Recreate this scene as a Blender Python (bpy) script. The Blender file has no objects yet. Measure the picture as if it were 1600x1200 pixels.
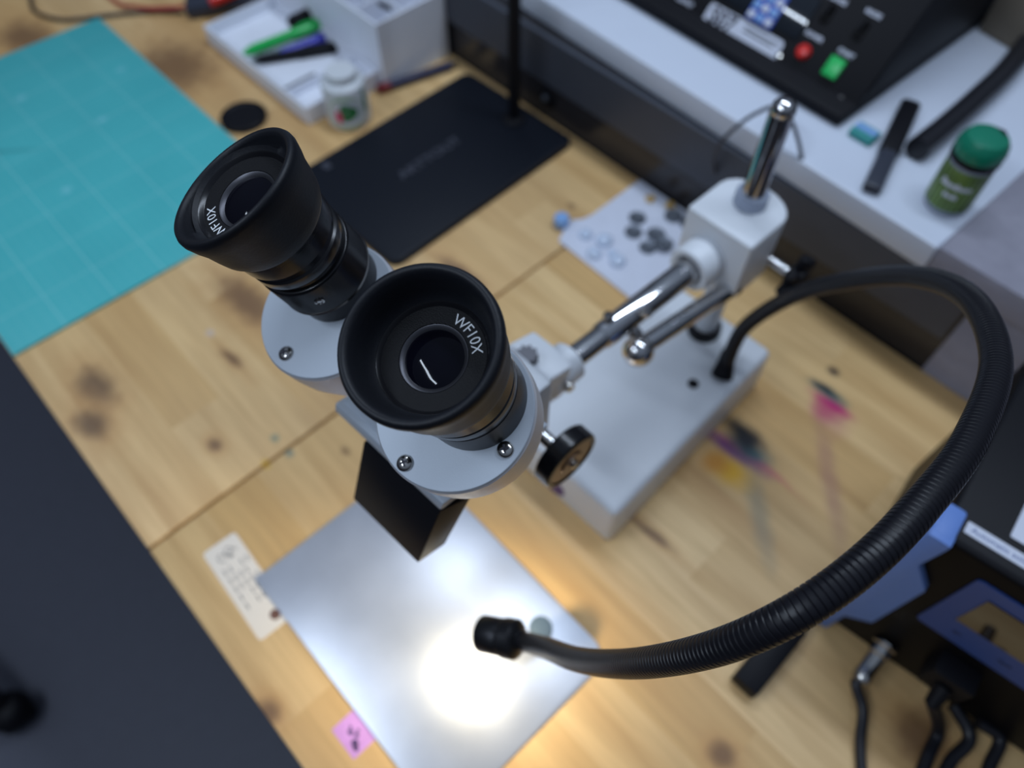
import bpy, bmesh, math, random
from mathutils import Vector as V, Matrix
random.seed(4)
scene = bpy.context.scene
COL = scene.collection
PI = math.pi
# ------------------------------------------------------------------ camera (calibrated from the desk's straight edges)
FPX = 1160.0; HC = 0.55
def dirc(px, py): return V((px-800, -(py-600), -FPX)).normalized()
Zc = -dirc(800, 1340)
Xc = -dirc(-1232, 600-FPX*FPX/740.0)
Xc = (Xc - Zc*Xc.dot(Zc)).normalized()
Yc = Zc.cross(Xc)
RW = Matrix((Xc, Yc, Zc))          # camera space -> room space (z up, x along the desk, y towards the window)
CAM = V((0, 0, HC))
def P(px, py, z=0.0):              # point of the room at height z
    r = RW @ dirc(px, py); return CAM + r*((z-HC)/r.z)
def D(px, py, dep):                # point at a given distance along the view axis
    return CAM + RW @ V(((px-800)/FPX*dep, -(py-600)/FPX*dep, -dep))
def onplane(px, py, c, n):
    r = RW @ dirc(px, py); return CAM + r*((c-CAM).dot(n)/r.dot(n))
cam = bpy.data.cameras.new('camera'); cam.sensor_width = 36; cam.lens = FPX/1600*36
cam.clip_start = 0.01; cam.clip_end = 50
co = bpy.data.objects.new('camera', cam); COL.objects.link(co)
co.matrix_world = Matrix.Translation(CAM) @ RW.to_4x4()
scene.camera = co
cam.dof.use_dof = True; cam.dof.focus_distance = 0.243; cam.dof.aperture_fstop = 6.2
cam.dof.aperture_blades = 0
# ------------------------------------------------------------------ world, lights, exposure
scene.view_settings.view_transform = 'Standard'; scene.view_settings.look = 'None'
scene.view_settings.gamma = 1; scene.view_settings.exposure = 0.0
w = bpy.data.worlds.new('room_light'); scene.world = w; w.use_nodes = True
nt = w.node_tree; nt.nodes.clear()
wo = nt.nodes.new('ShaderNodeOutputWorld'); bg = nt.nodes.new('ShaderNodeBackground')
tc = nt.nodes.new('ShaderNodeTexCoord'); sx = nt.nodes.new('ShaderNodeSeparateXYZ'); cr = nt.nodes.new('ShaderNodeValToRGB')
nt.links.new(tc.outputs['Generated'], sx.inputs[0]); nt.links.new(sx.outputs['Z'], cr.inputs[0])
cr.color_ramp.elements[0].position = 0.0; cr.color_ramp.elements[0].color = (0.015, 0.016, 0.022, 1)
cr.color_ramp.elements[1].position = 0.9; cr.color_ramp.elements[1].color = (0.16, 0.20, 0.27, 1)
nt.links.new(cr.outputs[0], bg.inputs[0]); bg.inputs[1].default_value = 1.1
nt.links.new(bg.outputs[0], wo.inputs[0])
def area(name, loc, size, size_y, power, col, target):
    l = bpy.data.lights.new(name, 'AREA'); l.shape = 'RECTANGLE'; l.size = size; l.size_y = size_y
    l.energy = power; l.color = col
    o = bpy.data.objects.new(name, l); COL.objects.link(o); o.location = loc
    o.rotation_euler = (V(target)-V(loc)).to_track_quat('-Z', 'Y').to_euler(); return o
area('ceiling_tube_light', (-0.50, -0.80, 1.40), 1.1, 0.06, 9.5, (0.72, 0.84, 1.0), (-0.28, 0.25, 0))
area('ceiling_tube_light', (-0.30, 0.66, 1.35), 1.1, 0.06, 9.0, (0.72, 0.84, 1.0), (-0.25, 0.3, 0))
# ------------------------------------------------------------------ materials
def L(v):   # sRGB 0-255 -> linear
    v = v/255.0
    return v/12.92 if v <= 0.04045 else ((v+0.055)/1.055)**2.4
def rgb(r, g, b): return (L(r), L(g), L(b), 1)
def mat(name, col, rough=0.5, metal=0.0, bump=0.0, bscale=200, var=0.0, coat=0.0, spec=0.5, trans=0.0, emit=0, alpha=1.0, ior=1.45):
    m = bpy.data.materials.new(name); m.use_nodes = True
    n = m.node_tree; b = n.nodes['Principled BSDF']
    b.inputs['Base Color'].default_value = col; b.inputs['Roughness'].default_value = rough
    b.inputs['Metallic'].default_value = metal; b.inputs['Coat Weight'].default_value = coat
    b.inputs['Specular IOR Level'].default_value = spec; b.inputs['Transmission Weight'].default_value = trans
    b.inputs['IOR'].default_value = ior
    if emit: b.inputs['Emission Color'].default_value = col; b.inputs['Emission Strength'].default_value = emit
    t = n.nodes.new('ShaderNodeTexCoord'); no = n.nodes.new('ShaderNodeTexNoise')
    no.inputs['Scale'].default_value = bscale; no.inputs['Detail'].default_value = 3
    n.links.new(t.outputs['Object'], no.inputs['Vector'])
    if bump:
        bp = n.nodes.new('ShaderNodeBump'); bp.inputs['Strength'].default_value = bump; bp.inputs['Distance'].default_value = 0.0004
        n.links.new(no.outputs[0], bp.inputs['Height']); n.links.new(bp.outputs[0], b.inputs['Normal'])
    if var:
        mx = n.nodes.new('ShaderNodeMix'); mx.data_type = 'RGBA'
        mx.inputs[6].default_value = [c*(1-var) for c in col[:3]]+[1]; mx.inputs[7].default_value = [min(1, c*(1+var)) for c in col[:3]]+[1]
        n.links.new(no.outputs[0], mx.inputs[0]); n.links.new(mx.outputs[2], b.inputs['Base Color'])
    return m
class NB:   # tiny node builder
    def __init__(s, m): s.t = m.node_tree; s.n = s.t.nodes; s.l = s.t.links
    def new(s, typ, **kw):
        o = s.n.new(typ)
        for k, v in kw.items(): setattr(o, k, v)
        return o
    def math(s, op, a, b=None, c=None, clamp=False):
        o = s.new('ShaderNodeMath', operation=op); o.use_clamp = clamp
        for i, x in enumerate((a, b, c)):
            if x is None: continue
            if isinstance(x, (int, float)): o.inputs[i].default_value = x
            else: s.l.new(x, o.inputs[i])
        return o.outputs[0]
    def mix(s, f, a, b):
        o = s.new('ShaderNodeMix', data_type='RGBA')
        for i, x in ((0, f), (6, a), (7, b)):
            if isinstance(x, (int, float, tuple, list)): o.inputs[i].default_value = x
            else: s.l.new(x, o.inputs[i])
        return o.outputs[2]
    def noise(s, vec, scale, detail=3, stretch=(1, 1, 1), rough=0.5):
        mp = s.new('ShaderNodeMapping'); mp.inputs['Scale'].default_value = stretch; s.l.new(vec, mp.inputs[0])
        o = s.new('ShaderNodeTexNoise'); o.inputs['Scale'].default_value = scale; o.inputs['Detail'].default_value = detail
        o.inputs['Roughness'].default_value = rough
        s.l.new(mp.outputs[0], o.inputs['Vector']); return o.outputs[0]
    def blob(s, x, y, cx, cy, rx, ry, rot, wob, wobamt=0.5, soft=0.6):
        c, sn = math.cos(rot), math.sin(rot)
        dx = s.math('SUBTRACT', x, cx); dy = s.math('SUBTRACT', y, cy)
        u = s.math('ADD', s.math('MULTIPLY', dx, c/rx), s.math('MULTIPLY', dy, sn/rx))
        v = s.math('ADD', s.math('MULTIPLY', dx, -sn/ry), s.math('MULTIPLY', dy, c/ry))
        d = s.math('SQRT', s.math('ADD', s.math('MULTIPLY', u, u), s.math('MULTIPLY', v, v)))
        d = s.math('ADD', d, s.math('MULTIPLY', s.math('SUBTRACT', wob, 0.5), wobamt*2))
        o = s.new('ShaderNodeMapRange'); o.interpolation_type = 'SMOOTHSTEP'
        s.l.new(d, o.inputs[0]); o.inputs[1].default_value = 1+soft*0.5; o.inputs[2].default_value = max(0.0, 1-soft)
        o.inputs[3].default_value = 0; o.inputs[4].default_value = 1
        return o.outputs[0]
# --- wood
def wood():
    m = bpy.data.materials.new('pine_wood'); m.use_nodes = True; N = NB(m); b = N.n['Principled BSDF']
    g = N.new('ShaderNodeNewGeometry'); pos = g.outputs['Position']
    sp = N.new('ShaderNodeSeparateXYZ'); N.l.new(pos, sp.inputs[0]); x, y = sp.outputs[0], sp.outputs[1]
    board = N.math('GREATER_THAN', x, -0.337)
    ys = N.math('ADD', N.math('DIVIDE', y, 0.047), N.math('MULTIPLY', board, 0.37))
    strip = N.math('FLOOR', ys)
    xs = N.math('FLOOR', N.math('ADD', N.math('DIVIDE', x, 0.42), N.math('MULTIPLY', strip, 0.618)))
    wn = N.new('ShaderNodeTexWhiteNoise', noise_dimensions='2D')
    cb = N.new('ShaderNodeCombineXYZ'); N.l.new(strip, cb.inputs[0]); N.l.new(N.math('ADD', xs, N.math('MULTIPLY', board, 7)), cb.inputs[1]); N.l.new(cb.outputs[0], wn.inputs['Vector'])
    rnd = wn.outputs['Value']
    off = N.new('ShaderNodeCombineXYZ'); N.l.new(N.math('MULTIPLY', rnd, 9.0), off.inputs[2]); 
    va = N.new('ShaderNodeVectorMath', operation='ADD'); N.l.new(pos, va.inputs[0]); N.l.new(off.outputs[0], va.inputs[1])
    warp = N.noise(va.outputs[0], 6, 2, (1, 2, 1))
    grain = N.noise(va.outputs[0], 1.0, 4, (9, 190, 1), 0.6)
    broad = N.noise(va.outputs[0], 1.0, 3, (5, 45, 1))
    base = N.mix(rnd, rgb(214, 172, 112), rgb(238, 202, 146))
    base = N.mix(N.math('MULTIPLY', N.math('SUBTRACT', grain, 0.42, clamp=True), 1.5), base, rgb(180, 142, 92))
    base = N.mix(N.math('MULTIPLY', N.math('SUBTRACT', broad, 0.45, clamp=True), 2.4), base, rgb(188, 145, 90))
    big = N.noise(pos, 5.0, 3, (0.6, 1.2, 1))
    base = N.mix(N.math('MULTIPLY', N.math('SUBTRACT', big, 0.5, clamp=True), 1.8), base, rgb(170, 134, 92))
    wob = N.noise(pos, 60, 4)
    wob2 = N.noise(pos, 25, 3)
    def add(px, py, r1, r2, rot, col, amt, soft=0.8, w=0.4, z=0.0):
        nonlocal base
        c = P(px, py, 0)
        k = N.blob(x, y, c.x, c.y, r1, r2, rot, wob, w, soft)
        base = N.mix(N.math('MULTIPLY', k, amt), base, col)
    brown = rgb(92, 62, 42); red = rgb(120, 72, 44); dk = rgb(66, 46, 36)
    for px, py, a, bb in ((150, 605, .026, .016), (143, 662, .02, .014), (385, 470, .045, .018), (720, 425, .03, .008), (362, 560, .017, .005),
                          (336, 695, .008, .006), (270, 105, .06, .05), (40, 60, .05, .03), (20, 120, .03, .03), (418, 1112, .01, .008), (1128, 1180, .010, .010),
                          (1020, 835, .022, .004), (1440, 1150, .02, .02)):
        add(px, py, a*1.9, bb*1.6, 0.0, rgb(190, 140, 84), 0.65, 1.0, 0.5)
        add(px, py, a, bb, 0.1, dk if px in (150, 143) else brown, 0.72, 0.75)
    for px, py in ((893, 322), (540, 705), (355, 880), (420, 250), (455, 215), (995, 300)): add(px, py, .006, .004, 0, brown, .6)
    # pale green and yellow paint dots by the seam
    for px, py, c in ((430, 685, rgb(110, 130, 112)), (452, 708, rgb(110, 130, 120)), (415, 725, rgb(215, 170, 50)), (328, 520, rgb(200, 185, 175))): add(px, py, .005, .004, 0, c, .8)
    # ink stains right of the microscope
    mag = rgb(190, 45, 110); teal = rgb(50, 100, 105); ink = rgb(24, 26, 40); pur = rgb(120, 60, 120); yel = rgb(225, 170, 20)
    for px, py, a, bb, rot, c, am in (
        (1300, 655, .018, .012, -.5, rgb(190, 120, 120), .6), (1290, 720, .05, .008, -.85, rgb(170, 120, 105), .45), (1305, 790, .05, .008, -.85, rgb(165, 120, 105), .4),
        (1290, 640, .014, .013, -.2, mag, .7), (1300, 632, .021, .006, .05, mag, 1.0), (1295, 614, .02, .006, 0.05, teal, .95), (1290, 608, .014, .004, 0.05, ink, .9), (1302, 580, .006, .005, 0, ink, .95),
        (1185, 800, .05, .009, -.75, rgb(130, 130, 115), .55), (1140, 735, .020, .014, .1, yel, .95), (1118, 722, .013, .013, .1, rgb(200, 130, 40), .8),
        (1215, 745, .03, .003, -.1, rgb(200, 120, 100), .4), (1140, 700, .036, .007, .05, pur, 1.0), (1170, 712, .028, .005, .05, mag, .9), (1172, 705, .022, .011, .05, teal, .95),
        (1165, 688, .016, .013, .05, ink, 1.0), (1158, 672, .02, .008, .05, rgb(20, 22, 26), 1.0)):
        add(px, py, a, bb, rot, c, am, 0.9, .35)
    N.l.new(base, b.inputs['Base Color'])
    r = N.math('ADD', N.math('MULTIPLY', grain, 0.25), 0.38); N.l.new(r, b.inputs['Roughness'])
    bp = N.new('ShaderNodeBump'); bp.inputs['Strength'].default_value = 0.15; bp.inputs['Distance'].default_value = 0.0006
    N.l.new(grain, bp.inputs['Height']); N.l.new(bp.outputs[0], b.inputs['Normal'])
    return m
def steel():
    m = bpy.data.materials.new('brushed_steel'); m.use_nodes = True; N = NB(m); b = N.n['Principled BSDF']
    g = N.new('ShaderNodeNewGeometry'); pos = g.outputs['Position']
    n1 = N.noise(pos, 18, 4); n2 = N.noise(pos, 9, 2)
    N.l.new(N.mix(n1, rgb(176, 180, 190), rgb(214, 217, 226)), b.inputs['Base Color'])
    b.inputs['Metallic'].default_value = 0.72
    N.l.new(N.math('ADD', N.math('MULTIPLY', n2, 0.14), 0.30), b.inputs['Roughness'])
    bp = N.new('ShaderNodeBump'); bp.inputs['Strength'].default_value = 0.05; bp.inputs['Distance'].default_value = 0.001
    N.l.new(n1, bp.inputs['Height']); N.l.new(bp.outputs[0], b.inputs['Normal'])
    return m
def cutting():
    m = bpy.data.materials.new('teal_cutting_mat'); m.use_nodes = True; N = NB(m); b = N.n['Principled BSDF']
    t = N.new('ShaderNodeTexCoord'); pos = t.outputs['Object']
    sp = N.new('ShaderNodeSeparateXYZ'); N.l.new(pos, sp.inputs[0]); x, y = sp.outputs[0], sp.outputs[1]
    def lines(v, step, wd):
        f = N.math('ABSOLUTE', N.math('SUBTRACT', N.math('FRACT', N.math('DIVIDE', v, step)), 0.5))
        return N.math('GREATER_THAN', f, 0.5-wd/step/2)
    g1 = N.math('MAXIMUM', lines(x, .05, .0012), lines(y, .05, .0012))
    g2 = N.math('MAXIMUM', lines(x, .01, .0005), lines(y, .01, .0005))
    g = N.math('ADD', N.math('MULTIPLY', g1, .22), N.math('MULTIPLY', g2, .12))
    n1 = N.noise(pos, 12, 4)
    base = N.mix(n1, rgb(62, 172, 176), rgb(82, 192, 194))
    base = N.mix(g, base, rgb(190, 235, 235))
    wob = N.noise(pos, 40, 3)
    sc = N.blob(x, y, 0.175, 0.105, .040, .003, .93, wob, .4, 1.0)
    base = N.mix(N.math('MULTIPLY', sc, .5), base, rgb(35, 110, 112))
    for cx, cy in ((.13, .27), (.20, .21), (.1, .16), (.23, .05), (.28, .13)):
        base = N.mix(N.math('MULTIPLY', N.blob(x, y, cx, cy, .006, .006, 0, wob, .3, 1), .45), base, rgb(150, 215, 225))
    N.l.new(base, b.inputs['Base Color']); b.inputs['Roughness'].default_value = 0.42
    return m
def plaster():
    m = bpy.data.materials.new('grey_plaster'); m.use_nodes = True; N = NB(m); b = N.n['Principled BSDF']
    g = N.new('ShaderNodeNewGeometry'); pos = g.outputs['Position']
    n1 = N.noise(pos, 90, 5); N.l.new(N.mix(n1, rgb(128, 126, 138), rgb(150, 148, 160)), b.inputs['Base Color'])
    b.inputs['Roughness'].default_value = .85
    bp = N.new('ShaderNodeBump'); bp.inputs['Strength'].default_value = .6; bp.inputs['Distance'].default_value = .002
    N.l.new(n1, bp.inputs['Height']); N.l.new(bp.outputs[0], b.inputs['Normal']); return m
def bamboo():
    m = bpy.data.materials.new('green_bamboo_print'); m.use_nodes = True; N = NB(m); b = N.n['Principled BSDF']
    t = N.new('ShaderNodeTexCoord'); pos = t.outputs['Object']
    sp = N.new('ShaderNodeSeparateXYZ'); N.l.new(pos, sp.inputs[0])
    an = N.math('ARCTAN2', sp.outputs[1], sp.outputs[0])
    st = N.math('SINE', N.math('MULTIPLY', an, 26)); n1 = N.noise(pos, 60, 3)
    c = N.mix(N.math('ADD', N.math('MULTIPLY', st, .5), .5), rgb(70, 84, 22), rgb(120, 156, 80))
    c = N.mix(N.math('MULTIPLY', N.math('SUBTRACT', n1, .45, clamp=True), 2.5), c, rgb(44, 66, 20))
    N.l.new(c, b.inputs['Base Color']); b.inputs['Roughness'].default_value = .35; return m
M = dict(
    wood=wood(), steel=steel(), mat=cutting(), plaster=plaster(), bamboo=bamboo(),
    white=mat('white_enamel', rgb(214, 218, 224), .38, 0, .08, 900, .03),
    cream=mat('white_plastic', rgb(230, 233, 242), .45, 0, .05, 60, .03),
    silver=mat('silver_paint', rgb(196, 200, 206), .42, .35, .45, 2600, .04),
    silverplate=mat('silver_plate', rgb(178, 186, 196), .5, .2, .12, 2600, .03),
    sidesilver=mat('pearl_silver_paint', rgb(205, 203, 206), .4, .45, .35, 2600, .03),
    rubber=mat('black_rubber', (0.0085, 0.009, 0.0115, 1), .52, 0, .25, 1800, .2),
    rubber2=mat('black_eyecup_rubber', (0.0065, 0.0075, 0.011, 1), .5, 0, .15, 900, .15, spec=.35),
    hose=mat('black_hose_plastic', (0.008, 0.008, 0.011, 1), .36, 0, .05, 500, .15, spec=.3),
    blackmet=mat('black_anodised_metal', (0.008, 0.008, 0.010, 1), .24, .2, .05, 300, .1),
    satin=mat('satin_black_metal', (0.020, 0.020, 0.023, 1), .38, .6, .15, 1600, .1),
    facematte=mat('matte_black_face', (0.004, 0.004, 0.0052, 1), .6, 0, .4, 2200, .25, spec=.25),
    darkmet=mat('gunmetal_ring', (0.07, 0.07, 0.08, 1), .4, .8, .05, 300, .1),
    lens=mat('coated_lens_glass', (0.002, 0.002, 0.005, 1), .05, 0, 0, 10, 0, spec=.2),
    matteblk=mat('matte_black_paint', (0.004, 0.0045, 0.007, 1), .5, 0, .1, 1500, .15, spec=.25),
    chrome=mat('chrome', (.62, .62, .63, 1), .09, 1.0, .02, 60, .02),
    shinyscrew=mat('nickel_screw', (.55, .53, .5, 1), .16, 1.0, .05, 300, .05),
    copper=mat('brown_turned_face', rgb(118, 92, 70), .3, .7, .1, 700, .1),
    ink=mat('white_lettering', (.75, .77, .8, 1), .5, 0, 0, 10, 0),
    dark=mat('dark_print', (.03, .03, .045, 1), .6, 0, 0, 60, .1),
    floor=mat('dark_vinyl_floor', rgb(86, 88, 100), .55, 0, .3, 60, .08),
    panel=mat('black_wall_panel', rgb(44, 42, 44), .22, 0, .05, 20, .2),
    panel2=mat('charcoal_wall_band', rgb(66, 70, 80), .45, 0, .1, 60, .1),
    sill=mat('white_lacquered_sill', rgb(205, 212, 226), .3, 0, .03, 40, .02),
    blk=mat('black_plastic', (0.0065, 0.0065, 0.009, 1), .5, 0, .1, 500, .2, spec=.2),
    slate=mat('slate_black_tablet', (0.0065, 0.0085, 0.014, 1), .5, 0, .1, 900, .15, spec=.22),
    gloss=mat('glossy_black_plastic', (0.006, 0.0055, 0.006, 1), .42, 0, .02, 80, .1, spec=.1),
    blue=mat('blue_rubber_bumper', rgb(104, 138, 206), .5, 0, .15, 500, .05),
    blue2=mat('blue_panel_print', rgb(44, 74, 140), .4, 0, .05, 300, .05),
    keyblue=mat('blue_key', rgb(28, 74, 190), .35, 0, 0, 60, .1),
    screen=mat('dark_display_glass', rgb(20, 26, 34), .08, 0, 0, 60, .1, coat=.6),
    amber=mat('dark_amber_display_glass', rgb(40, 32, 22), .06, 0, 0, 60, .1, coat=.8),
    red=mat('red_plastic', rgb(214, 40, 34), .3, 0, 0, 60, .05), green=mat('green_plastic', rgb(40, 190, 96), .3, 0, 0, 60, .05),
    greenpen=mat('green_pen_plastic', rgb(26, 176, 80), .25, 0, 0, 60, .05), bluepen=mat('blue_pen_plastic', rgb(66, 66, 180), .3, 0, 0, 60, .05),
    capgreen=mat('dark_green_cap', rgb(22, 118, 92), .25, 0, .05, 200, .05),
    paper=mat('beige_paper', rgb(226, 216, 204), .8, 0, .2, 300, .03), label=mat('white_sticker_paper', rgb(208, 212, 226), .55, 0, .2, 60, .06),
    pink=mat('violet_printed_paper', rgb(205, 150, 215), .7, 0, .2, 90, .14), purple=mat('purple_print', rgb(96, 70, 120), .6, 0, .1, 120, .3),
    knotdot=mat('brown_dot', rgb(110, 78, 68), .8, 0, .1, 90, .2),
    frosted=mat('frosted_plastic', rgb(222, 226, 230), .4, 0, .1, 60, .02, trans=.15),
    clear=mat('clear_bushing', rgb(190, 200, 220), .25, 0, .05, 60, .02, trans=.5),
    leaf=mat('green_leaf_print', rgb(50, 120, 70), .5, 0, 0, 90, .2), leaf2=mat('pale_green_print', rgb(140, 180, 130), .5, 0, 0, 90, .1), pinkp=mat('pink_print', rgb(215, 70, 120), .5, 0, 0, 90, .1),
    coin=mat('grey_metal_disc', rgb(112, 118, 128), .4, .7, .1, 300, .2), glassb=mat('pale_glass_drop', rgb(215, 228, 248), .06, 0, 0, 60, .02, trans=.2),
    yellow=mat('ochre_bits', rgb(196, 160, 90), .6, 0, .1, 300, .2), lblue=mat('light_blue_plastic', rgb(130, 170, 220), .35, 0, 0, 90, .05),
    cable=mat('black_cable', (0.012, 0.012, 0.016, 1), .35, 0, .05, 300, .1), redcable=mat('red_cable', rgb(170, 40, 40), .4, 0, .05, 300, .1),
    greycable=mat('grey_cable', rgb(60, 62, 72), .5, 0, .05, 300, .1),
    eraser=mat('teal_eraser', rgb(60, 150, 145), .6, 0, .1, 300, .1), smoky=mat('smoky_strip', rgb(50, 54, 66), .3, 0, .05, 300, .2),
    card=mat('brown_grey_card', rgb(122, 112, 98), .8, 0, .2, 200, .1), foil=mat('crumpled_foil', rgb(200, 210, 225), .25, .8, .6, 60, .1),
    navy=mat('navy_pen_plastic', rgb(30, 32, 66), .35, 0, .05, 300, .1), maroon=mat('maroon_pen_cap', rgb(120, 26, 34), .35, 0, .05, 300, .1),
    magnet=mat('blue_grey_metal_cap', rgb(70, 86, 102), .5, .3, .1, 300, .1),
    ledglass=mat('lit_led_lens', (1, .93, .8, 1), .3, 0, 0, 60, 0, emit=6),
)
# ------------------------------------------------------------------ helpers
def obj(name, bm, m, parent=None, smooth=True, ang=35):
    me = bpy.data.meshes.new(name); bmesh.ops.recalc_face_normals(bm, faces=bm.faces); bm.to_mesh(me); bm.free()
    for mm in (m if isinstance(m, (list, tuple)) else [m]): me.materials.append(M[mm])
    if smooth:
        for p in me.polygons: p.use_smooth = True
        me.set_sharp_from_angle(angle=math.radians(ang))
    o = bpy.data.objects.new(name, me); COL.objects.link(o)
    if parent:
        o.parent = parent
        o.matrix_parent_inverse = Matrix.Identity(4)
        # parts are modelled in room space: bring them into the parent's frame
        pm = Matrix.Identity(4); q = parent
        while q: pm = q.matrix_basis @ pm; q = q.parent
        o.matrix_basis = pm.inverted()
    return o
def tag(o, label=None, cat=None, group=None, kind=None):
    if label: o['label'] = label
    if cat: o['category'] = cat
    if group: o['group'] = group
    if kind: o['kind'] = kind
    return o
def thing(name, loc, label, cat, group=None):
    o = bpy.data.objects.new(name, None); COL.objects.link(o); o.location = loc; o.empty_display_size = .02
    return tag(o, label, cat, group)
def basis(n, up=None):
    n = V(n).normalized(); a = V(up) if up is not None else (V((0, 0, 1)) if abs(n.z) < .9 else V((1, 0, 0)))
    x = (a - n*a.dot(n)).normalized(); y = n.cross(x); return x, y, n
def frame(loc, n, up=None):
    x, y, n = basis(n, up); m = Matrix((x, y, n)).transposed().to_4x4(); m.translation = V(loc); return m
def lathe(prof, loc=(0, 0, 0), n=(0, 0, 1), seg=48, up=None, bm=None, off=None, rfun=None, close=True):
    # prof: list of (r, t); off(t, r, ang)-> dt
    bm = bm or bmesh.new(); F = frame(loc, n, up); rings = []
    for r, t in prof:
        if r < 1e-7: rings.append([bm.verts.new(F @ V((0, 0, t + (off(t, 0, 0) if off else 0))))]); continue
        ring = []
        for i in range(seg):
            a = 2*PI*i/seg; rr = r*(rfun(t, a, i) if rfun else 1)
            ring.append(bm.verts.new(F @ V((rr*math.cos(a), rr*math.sin(a), t + (off(t, r, a) if off else 0)))))
        rings.append(ring)
    for A, B in zip(rings, rings[1:]):
        for i in range(seg):
            j = (i+1) % seg
            if len(A) == 1 and len(B) == 1: break
            if len(A) == 1: bm.faces.new((A[0], B[i], B[j]))
            elif len(B) == 1: bm.faces.new((A[i], A[j], B[0]))
            else: bm.faces.new((A[i], A[j], B[j], B[i]))
    if close:
        if len(rings[0]) > 1: bm.faces.new(list(reversed(rings[0])))
        if len(rings[-1]) > 1: bm.faces.new(rings[-1])
    return bm
def cyl(loc, n, r, h, bev=0.0, seg=32, bm=None, r2=None):
    r2 = r if r2 is None else r2; b = min(bev, h/2.01, r*.9, r2*.9)
    pr = [(0, 0), (r-b, 0), (r-b*.3, b*.3), (r, b), (r2, h-b), (r2-b*.3, h-b*.3), (r2-b, h), (0, h)] if b > 0 else [(0, 0), (r, 0), (r2, h), (0, h)]
    return lathe(pr, loc, n, seg, bm=bm)
def between(a, b, r, bev=0.0, seg=24, bm=None, r2=None):
    a = V(a); b = V(b); return cyl(a, b-a, r, (b-a).length, bev, seg, bm, r2)
def ball(c, r, bm=None, seg=24, sc=(1, 1, 1), rot=None):
    bm = bm or bmesh.new(); m = Matrix.Translation(c) @ (rot or Matrix.Identity(4)) @ Matrix.Diagonal((sc[0], sc[1], sc[2], 1))
    bmesh.ops.create_uvsphere(bm, u_segments=seg, v_segments=seg//2, radius=r, matrix=m); return bm
def prism(bot, top, bev=0.0, bm=None, seg=2):
    bm2 = bmesh.new(); n = len(bot)
    A = [bm2.verts.new(V(p)) for p in bot]; B = [bm2.verts.new(V(p)) for p in top]
    bm2.faces.new(list(reversed(A))); bm2.faces.new(B)
    for i in range(n): bm2.faces.new((A[i], A[(i+1) % n], B[(i+1) % n], B[i]))
    bmesh.ops.recalc_face_normals(bm2, faces=bm2.faces)
    if bev: bmesh.ops.bevel(bm2, geom=bm2.edges[:], offset=bev, segments=seg, affect='EDGES', profile=.5)
    if bm is None: return bm2
    me = bpy.data.meshes.new('tmp'); bm2.to_mesh(me); bm.from_mesh(me); bm2.free(); bpy.data.meshes.remove(me); return bm
def box(c, ax, ay, az, bev=0.0, bm=None, seg=2):   # centre, half-axis vectors
    c, ax, ay, az = V(c), V(ax), V(ay), V(az)
    q = [c-ax-ay, c+ax-ay, c+ax+ay, c-ax+ay]
    return prism([p-az for p in q], [p+az for p in q], bev, bm, seg)
def bxx(x0, x1, y0, y1, z0, z1, bev=0.0, bm=None):
    return box(((x0+x1)/2, (y0+y1)/2, (z0+z1)/2), ((x1-x0)/2, 0, 0), (0, (y1-y0)/2, 0), (0, 0, (z1-z0)/2), bev, bm)
def rrect(hw, hh, r, k=6):
    pts = []
    for cx, cy, a0 in ((hw-r, hh-r, 0), (-hw+r, hh-r, 90), (-hw+r, -hh+r, 180), (hw-r, -hh+r, 270)):
        for i in range(k+1):
            a = math.radians(a0+90*i/k); pts.append((cx+r*math.cos(a), cy+r*math.sin(a)))
    return pts
def slab(F, pts, h, bev=0.0, bm=None, taper=0):  # 2-D outline in frame F, extruded by h along its z
    bot = [F @ V((p[0], p[1], 0)) for p in pts]; 
    if bev:
        n = len(pts); cx = sum(p[0] for p in pts)/n; cy = sum(p[1] for p in pts)/n
        def ins(d): 
            out = []
            for p in pts:
                v = V((p[0]-cx, p[1]-cy)); l = v.length; v = v*((l-d)/l) if l > 0 else v; out.append((cx+v.x, cy+v.y))
            return out
        layers = [(pts, 0), (pts, h-bev), (ins(bev*.3), h-bev*.3), (ins(bev), h)]
    else: layers = [(pts, 0), (pts, h)]
    bm = bm or bmesh.new(); rs = []
    for pl, z in layers: rs.append([bm.verts.new(F @ V((p[0], p[1], z))) for p in pl])
    for A, B in zip(rs, rs[1:]):
        for i in range(len(A)): j = (i+1) % len(A); bm.faces.new((A[i], A[j], B[j], B[i]))
    bm.faces.new(list(reversed(rs[0]))); bm.faces.new(rs[-1]); return bm
def smooth_path(pts, n=12):
    pts = [V(p) for p in pts]; Q = [pts[0]*2-pts[1]]+pts+[pts[-1]*2-pts[-2]]; out = []
    for i in range(1, len(Q)-2):
        p0, p1, p2, p3 = Q[i-1:i+3]
        for k in range(n):
            t = k/n; out.append(.5*((2*p1)+(p2-p0)*t+(2*p0-5*p1+4*p2-p3)*t*t+(3*p1-p0-3*p2+p3)*t**3))
    out.append(pts[-1]); return out
def resample(path, step):
    out = [path[0]]; acc = 0
    for a, b in zip(path, path[1:]):
        d = (b-a).length
        while acc + d >= step:
            a = a.lerp(b, (step-acc)/d); out.append(a); d = (b-a).length; acc = 0
        acc += d
    return out
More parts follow.
